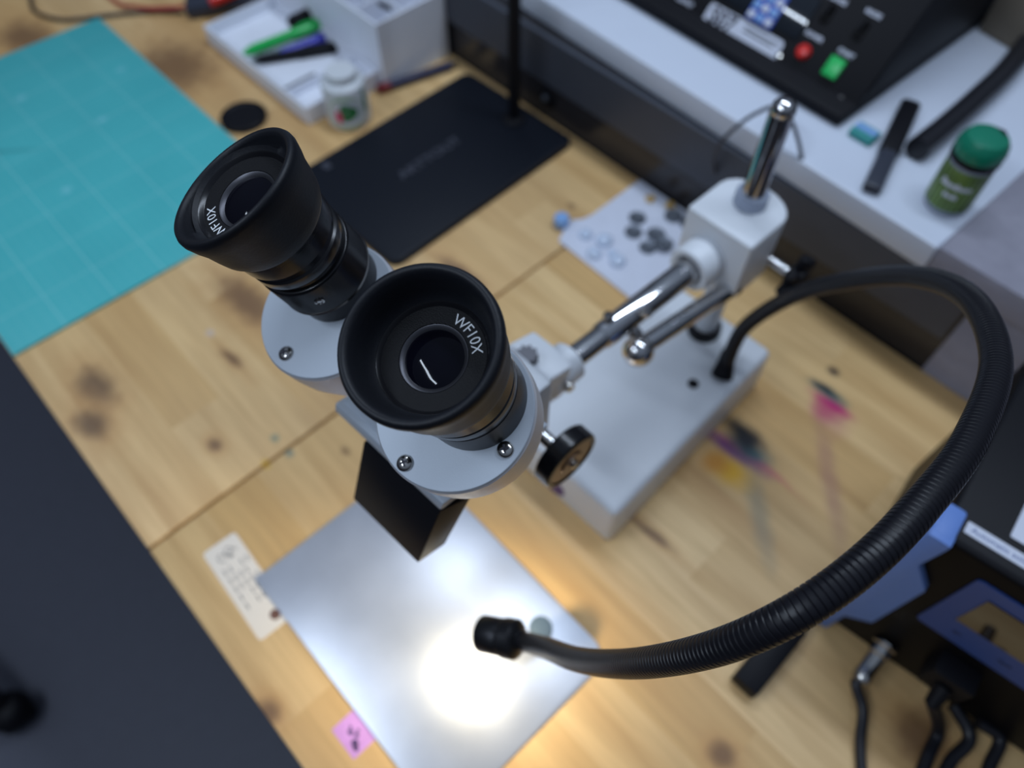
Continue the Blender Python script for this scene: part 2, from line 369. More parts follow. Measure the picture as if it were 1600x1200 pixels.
def sweep(path, rf, seg=12, bm=None):
    bm = bm or bmesh.new(); rings = []; up = None
    for i, p in enumerate(path):
        t = (path[min(i+1, len(path)-1)]-path[max(i-1, 0)]).normalized()
        if up is None: up = V((0, 0, 1)) if abs(t.z) < .9 else V((1, 0, 0))
        up = (up - t*up.dot(t)).normalized(); s = t.cross(up); r = rf(i) if callable(rf) else rf
        rings.append([bm.verts.new(p + (up*math.cos(2*PI*k/seg)+s*math.sin(2*PI*k/seg))*r) for k in range(seg)])
    for A, B in zip(rings, rings[1:]):
        for i in range(seg): j = (i+1) % seg; bm.faces.new((A[i], A[j], B[j], B[i]))
    bm.faces.new(list(reversed(rings[0]))); bm.faces.new(rings[-1]); return bm
def tube(pts, r, seg=10, n=10): return sweep(smooth_path(pts, n), r, seg)
def text(name, s, size, F, m, parent, ext=.0001, align='CENTER', bold=0.0, sx=1.0, bend=None):
    c = bpy.data.curves.new(name, 'FONT'); c.body = s; c.size = size; c.extrude = ext; c.align_x = align; c.align_y = 'CENTER'; c.offset = bold; c.resolution_u = 3
    t = bpy.data.objects.new('tmp_text', c); COL.objects.link(t)
    dg = bpy.context.evaluated_depsgraph_get(); me = bpy.data.meshes.new_from_object(t.evaluated_get(dg)); bpy.data.objects.remove(t); bpy.data.curves.remove(c)
    bm = bmesh.new(); bm.from_mesh(me); bpy.data.meshes.remove(me)
    for v in bm.verts:
        p = v.co.copy(); p.x *= sx
        if bend: p = bend(p)
        v.co = F @ p
    return obj(name, bm, m, parent, smooth=False)
def fr(loc, x, y):    # frame with given x and (roughly) y directions
    x = V(x).normalized(); y = V(y); y = (y - x*y.dot(x)).normalized(); z = x.cross(y)
    m = Matrix((x, y, z)).transposed().to_4x4(); m.translation = V(loc); return m
EX, EY, EZ = V((1, 0, 0)), V((0, 1, 0)), V((0, 0, 1))

# ================================================================== SETTING
FZ = -0.72
tag(obj('floor', bxx(-2.2, 1.2, -1.6, .62, FZ-.02, FZ), 'floor', smooth=False), kind='structure')
tag(obj('wall_back', bxx(-2.2, 0.02, .5185, .60, FZ, .098), 'panel', smooth=False), kind='structure')
tag(obj('trim_1', bxx(-2.2, -0.02, .513, .5185, .045, .098, .0005), 'panel2', smooth=False), kind='structure')
# window sill, its front edge running very slightly off the desk's edge
s1 = P(852, 0, .124); s2 = P(1466, 388, .124); dsl = (s2-s1).normalized(); nsl = V((-dsl.y, dsl.x, 0))
a = s2 - dsl*2.2; b_ = s2
tag(obj('trim_2', prism([a.xy.to_3d()+EZ*.098, b_.xy.to_3d()+EZ*.098, (b_+nsl*.42).xy.to_3d()+EZ*.098, (a+nsl*.42).xy.to_3d()+EZ*.098],
    [a, b_, b_+nsl*.42, a+nsl*.42], .003), 'sill'), kind='structure')
xr = P(1441, 575).x
tag(obj('wall_right', prism([V((xr, .517, FZ)), V((1.2, .517, FZ)), V((1.2, .95, FZ)), V((xr, .95, FZ))], [V((xr, .517, .098)), V((1.2, .517, .098)), V((1.2, .95, .098)), V((xr, .95, .098))], .002), 'plaster'), kind='structure')
q0 = s2+V((.0005, -.0, 0)); 
tag(obj('wall_right_upper', prism([V((q0.x, q0.y, .0985)), V((1.2, q0.y, .0985)), V((1.2, .95, .0985)), V((q0.x+.012, .95, .0985))],
    [V((q0.x, q0.y, .1255)), V((1.2, q0.y, .1255)), V((1.2, .95, .1255)), V((q0.x+.012, .95, .1255))], .001), 'plaster'), kind='structure')
# ================================================================== DESKS
SEAM = -0.3375
for nm, x0, x1, lab in (('wooden_desk', -1.9, SEAM-.0012, 'knotty pine desktop left of the seam, under the teal cutting mat and black tablet'),
                        ('wooden_desk', SEAM+.0012, .75, 'pine desktop right of the seam, under the microscope and steel plate')):
    d = thing(nm, ((x0+x1)/2, .225, FZ), lab, 'desk', None)
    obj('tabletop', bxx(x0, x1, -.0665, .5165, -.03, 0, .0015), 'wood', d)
    for lx in (x0+.06, x1-.06):
        for ly in (-.02, .47): obj('leg', bxx(lx-.02, lx+.02, ly-.02, ly+.02, FZ, -.03, .002), 'blk', d)
# ================================================================== MICROSCOPE
ms = thing('stereo_microscope', P(1060, 640, 0), 'white boom-stand stereo microscope with black eyepieces and gooseneck lamp, beside the steel plate', 'microscope')
BZ = .052
bc = [P(957, 830, 0)]
FRb = V((-.0975, .1935, 0)); BRb = V((-.107, .397, 0)); wv = V((-1, -.02, 0)).normalized()
W_ = .121
q = [FRb+wv*W_, FRb, BRb, BRb+wv*W_]
base = obj('stand_base', prism(q, [V((p.x+(.0015 if i in (0, 3) else -.0015), p.y+(.001 if i < 2 else -.001), BZ)) for i, p in enumerate(q)], .0055, seg=4), 'white', ms)
obj('power_jack', lathe([(0, -.001), (.0043, -.001), (.0045, .0004), (.0035, .0010), (.002, .0006), (0, -.0003)], P(1083, 600, BZ)+EZ*.0003, EZ, 24), 'blk', base)
stk = P(862, 757, .03)
Fs = fr(V((stk.x, FRb.y-.0002, .028)), EX, EZ)
sb = P(862, 757, .03); Fs = fr(V((-.1600, FRb.y-.0006, .0170)), V((1, .02, 0)), EZ)
obj('round_sticker', slab(Fs, [(.0145*math.cos(k*PI/18), .0115*math.sin(k*PI/18)) for k in range(36)], .0008), 'purple', base)
PX, PY = -.1605, .3705
obj('post_collar', lathe([(0, 0), (.0135, 0), (.014, .003), (.0135, .009), (.0105, .0105), (.0105, .006), (0, .006)], (PX, PY, BZ-.0005), EZ, 40), 'blk', ms)
post = obj('vertical_post', lathe([(0, 0), (.0076, 0), (.0076, .214), (.0068, .2155), (.0052, .2165), (0, .217)], (PX, PY, BZ), EZ, 48), 'chrome', ms)
obj('post_cap', lathe([(.0076, 0), (.0078, .001), (.0074, .0035), (.0058, .0062), (.003, .0078), (0, .0083)], (PX, PY, BZ+.2155), EZ, 40), 'chrome', ms)
obj('post_sleeve', lathe([(0, 0), (.0096, 0), (.0096, .05), (0, .05)], (PX, PY, BZ+.006), EZ, 32), 'white', ms)
obj('clamp_bushing', lathe([(.0078, -.002), (.0112, -.002), (.0112, .0088), (.0105, .0098), (.0078, .0098)], (PX, PY, .195), EZ, 40, close=False), 'clear', ms)
# clamp block: D-shaped in plan
def dshape(x0, x1, y0, y1, r, k=10):
    pts = [(x0, y0), (x1, y0)]
    cx = (x0+x1)/2; hw = (x1-x0)/2; yc = y1-hw*.72
    pts += [(cx+hw*math.cos(t*PI/k), yc+hw*.72*math.sin(t*PI/k)) for t in range(0, k+1)]
    return pts
pts = dshape(-.187, -.134, .338, .392, .01)
obj('clamp_block', prism([V((x, y, .142)) for x, y in pts], [V((x, y, .195)) for x, y in pts], .0022, seg=3), 'white', ms)
AX, AZ = -.1632, .164
A1 = V((AX, .334, AZ)); A0 = V((AX-.004, .196, AZ))
adir = (A0-A1).normalized()
obj('clamp_collar', lathe([(.010, .0), (.0165, 0), (.0165, .0180), (.0155, .020), (.0118, .020), (.0100, .016)], A1+EY*.005-V((0, 0, 0)), adir, 48, close=False), 'white', ms)
obj('arm_tube', lathe([(0, 0), (.0090, 0), (.0090, .098), (.0084, .0995), (.0070, .0995)], A1, adir, 48), 'chrome', ms)
obj('arm_rod', lathe([(0, 0), (.0077, 0), (.0077, .065), (0, .065)], A1+adir*.085, adir, 48), 'chrome', ms)
sc1 = D(952, 503, .447); sc2 = D(1010, 489, .452)
for s_ in (P(952, 503, .171), P(1010, 491, .172)):
    lo = V((AX, s_.y, AZ)); dn = (V((s_.x, s_.y, s_.z+.0015))-lo).normalized()
    obj('set_screw', lathe([(0, 0), (.0021, 0), (.0021, .0045), (.0036, .0045), (.0036, .0062), (.0028, .0075), (0, .008)], lo+dn*.0076, dn, 24), 'shinyscrew', ms)
# locking rod beside the arm, with ball end
R0 = P(1147, 447, .146); R1 = P(1003, 541, .146)
rd = (R1-R0).normalized()
rod = obj('cross_rod', lathe([(0, -.0042), (.003, -.0036), (.0058, -.0015), (.0066, 0), (.0066, .07), (.0066, (R1-R0).length)], R0, rd, 40), 'chrome', ms)
obj('rod_cap', lathe([(.0066, 0), (.0071, .0005), (.0071, .0045), (.0066, .005)], R0-rd*.001, rd, 32, close=False), 'shinyscrew', rod)
bc_ = P(997, 549, .146)
obj('ball_end', ball(bc_, .0108), 'chrome', rod)
obj('lock_pin', between(bc_+V((0, 0, .002)), V((AX+.004, bc_.y+.004, AZ-.003)), .0032, .0004), 'chrome', rod)
obj('pin_nut', lathe([(0, 0), (.0045, 0), (.0052, .001), (.0052, .004), (.0035, .0065), (0, .007)], bc_+(V((AX, bc_.y+.004, AZ))-bc_)*.42, V((-.2, .3, 1)), 6), 'shinyscrew', rod)
# star knob at the clamp
kc = P(1236, 428, .150); kn = EX
sh = obj('knob_shaft', between(V((-.136, kc.y, .150)), V((kc.x+.002, kc.y, .150)), .0032), 'chrome', ms)
bm = cyl(V((kc.x, kc.y, .15))-EX*.002, EX, .0085, .012, .002)
for k in range(6):
    a = k*PI/3+.3; dn = V((0, math.cos(a), math.sin(a)))
    between(V((kc.x+.004, kc.y, .15))+dn*.005, V((kc.x+.004, kc.y, .15))+dn*.0175, .0045, .0015, bm=bm)
obj('star_knob', bm, 'blk', ms)
# ---- bracket at the end of the arm
bz = .185
bm = lathe([(0, 0), (.0120, 0), (.0132, .0012), (.0132, .024), (.0120, .0252), (0, .0252)], V((AX-.004, .2085, AZ)), (0, -1, 0), 48)
obj('arm_socket', bm, 'white', ms)
c1, c2, c3, c4 = P(790, 537, bz+.004), P(834, 516, bz+.004), P(868, 541, bz+.004), P(855, 595, bz+.004)
c0 = P(800, 568, bz+.004)
top = [c0, c4, c3+V((.006, -.004, 0)), c3, c2, c1]
top = [P(792, 552, .189), P(856, 597, .189), P(896, 572, .189), P(866, 540, .189), P(834, 516, .189), P(795, 536, .189)]
obj('bracket', prism([V((p.x*.6+.4*AX-.002, p.y, .148)) for p in top], top, .0018, seg=3), 'white', ms)
obj('bracket_screw', lathe([(0, 0), (.0024, 0), (.0024, .006), (.0036, .006), (.0036, .0075), (.0028, .009), (0, .0095)], P(889, 606, .168)-V((.007, -.001, 0)), (1, -.12, .05), 28), 'shinyscrew', ms)
# focus rail between bracket and head
rl = bxx(-.186, -.153, .150, .176, .140, .192, .0015)
obj('focus_rail', rl, 'silver', ms)
gp = P(823, 559, .192)
obj('rack_gear', lathe([(0, 0), (.006, 0), (.006, .010), (0, .010)], V((gp.x, gp.y, .186)), EZ, 48, rfun=lambda t, a, i: 1+.16*math.cos(9*a)), 'darkmet', ms)
obj('rail_slide', bxx(-.178, -.160, .133, .152, .135, .205, .001), 'darkmet', ms)
kc = V((P(872, 703, .197).x, P(872, 703, .197).y, .197))
obj('focus_shaft', between(kc-EX*.034, kc+EX*.002, .0042, .0004, 28), 'chrome', ms)
def knprof(R): return [(0, 0), (R*.93, 0), (R, .0012), (R, .0092), (R*.95, .0104), (R*.86, .0106), (R*.83, .0096), (R*.42, .0092), (R*.38, .0104), (0, .0104)]
kb = obj('focus_knob', lathe(knprof(.0186), kc, EX, 64), 'blackmet', ms)
obj('knob_face', lathe([(0, 0), (.0150, 0), (.0150, .0003), (.0078, .0006), (.0074, .0016), (0, .0016)], kc+EX*.0095, EX, 48), 'copper', kb)
obj('knob_screw', lathe([(0, 0), (.0028, 0), (.0028, .0015), (.0018, .0024), (0, .0026)], kc+EX*.011, EX, 24), 'shinyscrew', kb)
obj('focus_block', bxx(-.172, -.136, .118, .158, .170, .228, .003), 'silver', ms)
# ---- head: axes
nR = V((.05, -.345, .937)).normalized(); nL = V((-.05, -.345, .937)).normalized()
CR = D(709, 640, .2695); CL = D(510, 482, .2985)
u = V((-.184, -.148, -.97)).normalized()
TFR = P(688, 799, .262); TFL = P(522, 642, .253); TFM = P(568, 689, .255)
wdir = (TFL-TFR).normalized(); vdir = (EY - u*EY.dot(u)); vdir = (vdir - wdir*vdir.dot(wdir)).normalized()
wid = (TFL-TFR).length
def body_pts(hh, ins, dep, y0=0.0):
    o = TFR - u*hh
    return [o+wdir*ins+vdir*(y0), o+wdir*(wid-ins)+vdir*(y0), o+wdir*(wid-ins)+vdir*dep, o+wdir*ins+vdir*dep]
bm = prism(body_pts(0, 0, .062), body_pts(.008, .0, .062), .0012)
prism(body_pts(.0075, .002, .060, .003), body_pts(.026, .012, .055, .010), .001, bm)
head = obj('head_body', bm, 'silverplate', ms)
# black objective box
B0 = P(652.6, 880, .212); B1 = P(551.4, 779.6, .207)
dB = P(695, 850.4, .2095) - B0; dT = P(735, 776.5, .2585) - TFR
dB2 = dB*1.02; dT2 = dT*1.05
bm = prism([B1, B0, B0+dB2, B1+dB2], [TFM, TFR, TFR+dT2, TFM+dT2], .0008)
obj('objective_housing', bm, 'matteblk', head)
obj('body_screw', lathe([(0, 0), (.0011, 0), (.0011, .0004), (0, .0009)], P(706, 771, .2705)+V((0, -.0006, 0)), (0.3, -.5, .8), 16), 'shinyscrew', head)
# right-rear objective barrel under the body, facing the plate
ob = TFR+wdir*.045+vdir*.036
obj('objective_barrel', lathe([(0, 0), (.016, 0), (.016, .028), (.014, .030), (0, .030)], ob, u, 40), 'blackmet', head)
def screw(name, loc, n, r, parent, rot=0.4):
    up = RW @ V((math.cos(rot), math.sin(rot), 0))
    s = obj(name, lathe([(0, -.0005), (r, -.0005), (r, r*.18), (r*.93, r*.34), (r*.72, r*.52), (r*.4, r*.63), (0, r*.66)], loc, n, 36), 'shinyscrew', parent)
    x, y, nn = basis(n, up)
    bm = box(loc+nn*r*.64, x*r*.52, y*r*.11, nn*r*.08); box(loc+nn*r*.64, y*r*.52, x*r*.11, nn*r*.08, bm=bm)
    obj('cross_slot', bm, 'dark', s if s.parent.parent is None else s.parent, smooth=False)
    return s
def housing(C, n, scr):
    bm = lathe([(0, -.040), (.022, -.040), (.0265, -.032), (.0300, -.018), (.0306, -.010), (.0306, -.0015), (.0300, -.0008), (0, -.0008)], C, n, 96)
    h = obj('prism_housing', bm, 'sidesilver', ms)
    pl = obj('housing_plate', lathe([(0, -.0012), (.0300, -.0012), (.0300, -.0002), (.0297, .0001), (0, .0001)], C, n, 96), 'silverplate', ms)
    for px, py in scr:
        loc = onplane(px, py, C, n); screw('plate_screw', loc, n, .00315, pl, random.uniform(0, 1.5))
    return h
housing(CR, nR, [(633, 724), (790, 703), (760, 540)])
housing(CL, nL, [(447.5, 553), (580, 560)])
SR = .0164
def eyepiece(px, py, C, n, tall, knurl):
    Bp = onplane(px, py, C, n)
    up = tall
    def ang_off(tr0, tr1, amp):
        return lambda t, r, a: amp*max(0, min(1, (t-tr0)/(tr1-tr0)))*math.cos(a)*(r/.025)
    if knurl:
        ep = obj('eyepiece_tube', lathe([(0, -.0005), (.0174, -.0005), (.0174, .0115), (0, .0115)], Bp, n, 72), 'satin', ms)
        obj('silver_ring', lathe([(.0165, .0105), (.0191, .0105), (.0195, .0109), (.0191, .0115), (.0165, .0115)], Bp, n, 72, close=False), 'shinyscrew', ep)
        def kf(t, a, i): return 1.0 + (.010 if i % 2 else -.010)
        bm = lathe([(.0165, .0115), (.0191, .0115)]+[(.0191, .0120+k*.0155/16) for k in range(17)]+[(.0185, .0280), (.0165, .0280)], Bp, n, 240, rfun=kf, close=False)
        obj('knurled_diopter_ring', bm, 'blackmet', ep, ang=180)
        rr = (onplane(500, 470, Bp+n*.019, n)-(Bp+n*.019)); rr = (rr - n*rr.dot(n)).normalized()
        obj('diopter_screw', lathe([(0, 0), (.0019, 0), (.0019, .0005), (.0012, .0009), (.0009, .0005), (0, .0004)], Bp+n*.0195+rr*.0189, rr, 24), 'shinyscrew', ep)
        obj('lower_barrel', lathe([(.0160, .0278), (.0178, .0280), (.0178, .0305), (.0186, .0310), (.0190, .0318), (.0190, .0355), (.0182, .0362), (.0180, .0385), (.0186, .0390), (.0194, .0398),
                                   (.0196, .0430), (.0196, .0465), (.0204, .0475), (.0204, .0500), (.0150, .0505)], Bp, n, 96, close=False), 'blackmet', ep)
        tc0, tr = .0490, .0690
        zf = .0608
    else:
        ep = obj('eyepiece_tube', lathe([(0, -.0005), (.0194, -.0005), (.0194, .0160), (.0188, .0165), (.0168, .0165), (0, .0165)], Bp, n, 96), 'satin', ms)
        obj('lower_barrel', lathe([(.0165, .0155), (.0174, .0160), (.0174, .0172), (.0192, .0174), (.0196, .0180), (.0200, .0210), (.0200, .0240), (.0190, .0245), (.0190, .0270), (.0205, .0275),
                                   (.0203, .034), (.0203, .0385), (.0150, .040)], Bp, n, 96, close=False), 'blackmet', ep)
        tc0, tr = .0365, .0615
        zf = .0475
    amp = .0000 if not knurl else .0080
    # rubber eyecup with slanted rim; outside then rim then inside
    prof = [(.0180, tc0), (.0200, tc0-.0004), (.0213, tc0+.0008), (.0222, tc0+.0028), (.0229, tc0+.0065), (.0236, (tc0+tr)/2+.001), (.0246, tr-.006), (.0253, tr-.0028),
            (.0252, tr-.0010), (.0246, tr+.0003), (.0236, tr+.0007), (.0226, tr+.0002), (.0218, tr-.0012), (.0209, tr-.0040), (.0202, min(tr-.0052, zf+.0060)), (.0194, min(tr-.0056, zf+.0036)), (.0180, zf+.0011), (.0176, zf+.0008)]
    def off(t, r, a): 
        k = max(0, min(1, (t-(tc0+.006))/(tr-.003-(tc0+.006)))); 
        if r < .0195: k = 0
        return amp*k*math.cos(a)*(r/.0245)
    obj('rubber_eyecup', lathe(prof, Bp, n, 96, up=up, off=off, close=False), 'rubber2', ep, ang=70)
    obj('retaining_ring', lathe([(.0190, zf+.0010), (.0180, zf+.0014), (.0175, zf+.0010), (.0169, zf+.0002), (.0167, zf)], Bp, n, 96, close=False), 'blackmet', ep)
    obj('eyepiece_face', lathe([(.0173, zf-.0004), (.0168, zf), (.0112, zf), (.0110, zf-.0003), (.0108, zf-.0010)], Bp, n, 96, close=False), 'facematte', ep)
    obj('lens_ring', lathe([(.0111, zf-.0004), (.0109, zf-.0001), (.0106, zf-.0002), (.0098, zf-.0009), (.0095, zf-.0012)], Bp, n, 72, close=False), 'darkmet', ep)
    obj('eye_lens', lathe([(.0099, zf-.0014), (.0085, zf-.0008), (.0066, zf-.0003), (.0044, zf+.0002), (.0022, zf+.0005), (0, zf+.0006)], Bp, n, 72, close=False), 'lens', ep)
    return ep, Bp, zf
epR, BR_, zfR = eyepiece(742, 622, CR, nR, V((-1, 0, 0)), False)
epL, BL_, zfL = eyepiece(528, 442, CL, nL, V((1, 0, 0)), True)
def ringtext(px0, py0, Bp, n, zf, parent, size, inner_up=False):
    # lettering that follows the ring through the given image point
    c = Bp+n*zf; p = onplane(px0, py0, c, n); rad = (p-c).length; ex = (p-c).normalized(); ey = n.cross(ex)
    R0 = .0136
    def bend(q):
        # letters' tops point away from the ring's centre
        a = -q.x/R0; r = R0+q.y
        return V((r*math.cos(a), r*math.sin(a), q.z+.00012))
    F = Matrix((ex, ey, n)).transposed().to_4x4(); F.translation = c
    text('lettering', 'WF10X', size, F, 'ink', parent, .00004, bold=-0.00002, sx=.9, bend=bend)
ringtext(733, 522, BR_, nR, zfR, epR, .0050)
ringtext(333, 350, BL_, nL, zfL, epL, .0048)
# ---- gooseneck
HP = [(P(1128, 588, BZ)), (D(1137, 562, .587)), (D(1165, 510, .556)), (D(1240, 462, .505)), (D(1330, 438, .44)), (D(1430, 432, .378)), (D(1515, 466, .323)), (D(1556, 560, .279)), (D(1520, 680, .245)),
      (D(1440, 790, .224)), (D(1340, 890, .213)), (D(1220, 970, .215)), (D(1100, 1018, .237)), (D(985, 1037, .280)), (D(905, 1031, .335)), (D(855, 1013, .386)), (D(815, 1001, .428))]
pitch = .00205
fine = resample(smooth_path(HP, 40), pitch/6)
fine = fine[26:]
def hr(i):
    k = i % 6; big = .00562
    return big*(.945 if k == 0 else 1.0)
hose = obj('gooseneck', sweep(fine, hr, 28), 'hose', ms, ang=25)
hb = fine[0]; hd = (fine[12]-fine[0]).normalized(); bp0 = P(1128, 588, BZ)
obj('gooseneck_boot', lathe([(0, 0), (.0085, 0), (.0088, .002), (.0082, .005), (.0066, .012), (.0062, .020), (.0060, .0215), (0, .0215)], bp0-EZ*.0004, (hb-bp0).normalized(), 36), 'blk', ms)
e1 = fine[-1]; tip = V((-.1115, .0745, .107)); e1b = e1
ld = V((-.78, -.45, -.44)).normalized()
lamp = obj('lamp_head', lathe([(0, -.001), (.0058, -.001), (.0066, .001), (.0100, .0022), (.0116, .004), (.0116, .0110), (.0107, .0118), (.0105, .0130), (.0108, .0136), (.0108, .0265), (.0102, .0275), (.0094, .0275),
    (.0092, .0262), (0, .0262)], e1, ld, 48), 'satin', ms)
obj('lamp_lens', lathe([(0, .0263), (.0090, .0263), (.0086, .0268), (0, .0274)], e1, ld, 36), 'ledglass', lamp)
sl = bpy.data.lights.new('gooseneck_light', 'SPOT'); sl.energy = 1.1; sl.spot_size = math.radians(178); sl.spot_blend = .35; sl.shadow_soft_size = .008; sl.color = (1.0, .87, .60)
so = bpy.data.objects.new('gooseneck_light', sl); COL.objects.link(so); so.location = e1+ld*.0295
so.rotation_euler = (V((.25, -.60, -1))).to_track_quat('-Z', 'Y').to_euler()
# ================================================================== STEEL PLATE and things near it
pc = [P(400, 905, .0005), P(557, 782, .0005)]
p0 = P(401, 906, 0); p1 = P(927, 1008, 0); exy = V((.205, .0005, 0))
PL = [V((-.2605, -.0195, 0)), V((-.0400, -.0205, 0)), V((-.0385, .1180, 0)), V((-.0520, .1320, 0)), V((-.1850, .1320, 0)), V((-.2605, .0755, 0))]
PL = [V((-.2605, -.0195, 0)), V((-.0415, -.0205, 0)), V((-.0400, .122, 0)), V((-.0445, .1300, 0)), V((-.053, .1335, 0)), V((-.2580, .1340, 0))]
tag(obj('steel_plate', prism([p+EZ*.0002 for p in PL], [p+EZ*.0016 for p in PL], .0003), 'steel'),
    'thin brushed steel plate glaring under the gooseneck lamp, on the desk below the eyepieces', 'metal plate')
mg = P(842, 1004, 0)
tg = thing('metal_cylinder', (mg.x, mg.y, .0017), 'small metal cylinder with blue-grey top standing on the steel plate behind the lamp head', 'metal weight')
obj('cylinder_body', lathe([(0, 0), (.0078, 0), (.0082, .001), (.0082, .037), (.0078, .038), (0, .038)], (mg.x, mg.y, .0017), EZ, 40), 'chrome', tg)
obj('cylinder_cap', lathe([(0, 0), (.0078, 0), (.0080, .0008), (.0078, .002), (0, .0022)], (mg.x, mg.y, .0396), EZ, 40), 'magnet', tg)
# paper label
lb = thing('paper_label', P(385, 910, 0), 'narrow beige paper label with ink sketches partly under the left edge of the steel plate', 'paper label')
la, lb2, lc = P(316, 866), P(361, 829), P(404, 999)
lx = (lc-la).normalized(); ly = V((-lx.y, lx.x, 0)); ll = (lc-la).length+.002; lw = .028
F = fr(la+(lx*ll+ly*lw)/2, lx, ly)
obj('paper', slab(F, rrect(ll/2, lw/2, .003), .00015), 'paper', lb)
bm = bmesh.new()
sk = [(-.6, .1), (-.75, .35), (-.68, .6), (-.82, .2), (-.7, -.1), (-.62, .3), (-.78, -.35), (-.68, -.5), (-.6, -.2)]
pth = smooth_path([F @ V((a*ll/2, b*lw/2, .0002)) for a, b in sk], 6)
sweep(pth, .00032, 5, bm)
for r_ in range(5):
    for c_ in range(5):
        x = -.42+c_*.19; y = .75-r_*.33
        if random.random() < .85: box(F @ V((x*ll/2, y*lw/2, .0002)), F.to_3x3() @ V((.0028, 0, 0)), F.to_3x3() @ V((0, .0004, 0)), EZ*.0001, bm=bm)
obj('ink_sketch', bm, 'greycable', lb, smooth=False)
dt = P(430, 960); obj('brown_dot', slab(fr(V((dt.x, dt.y, .00016)), EX, EY), [(.0042*math.cos(k*PI/12), .0038*math.sin(k*PI/12)) for k in range(24)], .0001), 'knotdot', lb)
# violet note
c = (P(520, 1133)+P(583, 1150))/2; c = P(553, 1147); 
vn = thing('violet_note', c, 'small violet printed paper square on the desk beside the lower left edge of the plate', 'note')
F = fr(c, EX, EY); obj('note_paper', slab(F, rrect(.0125, .0095, .001), .00018), 'pink', vn)
bm = bmesh.new()
for a_, b_, r_ in ((-.2, -.1, .0022), (.15, .1, .0018), (.4, -.3, .003), (.0, .35, .0013), (.62, -.45, .0024), (-.4, .1, .0012)):
    slab(fr(F @ V((a_*.0125, b_*.0095, .00018)), EX, EY), [(r_*math.cos(k*PI/6), r_*.8*math.sin(k*PI/6)) for k in range(12)], .00006, bm=bm)
obj('note_print', bm, 'purple', vn)
# ================================================================== CUTTING MAT
k0, k1 = P(20, 560, 0), P(150, 28, 0); k2 = P(345, 200, 0)
mw = V((k0.x, k0.y, 0)); print('mat', k0, k1, k2)
yA = -.0655; dx = V((-1, .0, 0))
m_c = [V((-.583, -.066, 0)), V((-.577, .128, 0)), V((-.60, .238, 0)), k1.copy(), V((-1.5, .25, 0)), V((-1.5, -.066, 0))]
o = obj('cutting_mat', prism([V((-.583, -.0655, 0)), V((-.5775, .236, 0)), V((-1.020, .236, 0)), V((-1.030, -.0655, 0))], [V((-.583, -.0655, .003)), V((-.5775, .236, .003)), V((-1.020, .236, .003)), V((-1.030, -.0655, .003))], .0008), 'mat')
for v in o.data.vertices: v.co -= V((-1.03, -.0655, 0))
o.location = (-1.03, -.0655, .0001)
tag(o, 'teal gridded cutting mat lying on the left end of the pine desk', 'cutting mat')
# ================================================================== TABLET
tb = thing('graphics_tablet', P(680, 250), 'slim black graphics tablet with rounded corners lying behind the left eyepiece', 'tablet')
T = [P(733, 117, .007), P(893, 224, .007), P(604, 404, .007)]
tx = (T[1]-T[0]).normalized(); tx = V((1, .03, 0)).normalized(); ty = V((-tx.y, tx.x, 0))
ca = P(896, 226, .007); ca = V((-.437, .506, 0)); wT, hT = .172, .258
F = fr(ca - tx*wT/2 - ty*hT/2 + EZ*.0004, tx, ty)
tbody = obj('tablet_body', slab(F, rrect(wT/2, hT/2, .012, 8), .007, .0012), 'slate', tb)
tcn = P(672, 246, .0076)
text('printed_name', 'ARTTOUT', .0165, fr(V((tcn.x, tcn.y, .0076)), ty, -tx), 'greycable', tb, .0001, bold=.0003, sx=1.12)
tl = P(510, 259, .0076); obj('rubber_foot', slab(fr(V((tl.x, tl.y, .0074)), tx, ty), rrect(.0055, .004, .002), .0006), 'greycable', tb)
# ================================================================== ORGANISER and pens
og = thing('desk_organizer', P(540, 100), 'white plastic desk organizer with shallow pen tray and raised compartments', 'desk organizer')
def tray(x0, x1, y0, y1, z0, z1, t, bm=None, floor_z=None):
    bm = bm or bmesh.new(); fz = floor_z or z0+t
    bxx(x0, x1, y0, y1, z0, fz, 0, bm)
    bxx(x0, x1, y0, y0+t, fz, z1, 0, bm); bxx(x0, x1, y1-t, y1, fz, z1, 0, bm); bxx(x0, x0+t, y0+t, y1-t, fz, z1, 0, bm); bxx(x1-t, x1, y0+t, y1-t, fz, z1, 0, bm)
    return bm
ox0, ox1, oy0, oy1 = -.880, -.664, .312, .414
bm = tray(ox0, ox1, oy0, oy1, .0005, .022, .0028, floor_z=.006)
bxx(-.712, -.7095, oy0+.002, oy1-.002, .006, .018, 0, bm)
tr_ = obj('pen_tray', bm, 'cream', og, smooth=False)
bm = tray(-.880, -.656, .4145, .512, .0005, .080, .0028, floor_z=.04)
for xx in (-.70, -.74, -.80): bxx(xx-.001, xx+.001, .417, .510, .04, .078, 0, bm)
bxx(-.878, -.660, .455, .457, .04, .078, 0, bm)
obj('compartment_box', bm, 'cream', og, smooth=False)
bevs = [o_ for o_ in og.children]
def pen(name, a, b, r, m, capm, label, grp='pens in the organizer tray', clip=True):
    a = V(a); b = V(b); d_ = (b-a); l = d_.length; d_.normalize()
    t = thing(name, a, label, 'pen', grp)
    obj('barrel', lathe([(0, 0), (r*.35, 0), (r*.9, l*.08), (r, l*.12), (r, l*.55), (0, l*.55)], a, d_, 20), m, t)
    cp = obj('cap', lathe([(0, l*.52), (r*1.12, l*.52), (r*1.15, l*.55), (r*1.1, l*.96), (r*.7, l), (0, l)], a, d_, 20), capm, t)
    if clip:
        s_ = d_.cross(EZ).normalized(); up = s_.cross(d_)
        obj('clip', box(a+d_*l*.78+up*r*1.25, d_*l*.17, s_*r*.3, up*r*.15), capm, cp, smooth=False)
    return t
z_ = .0068
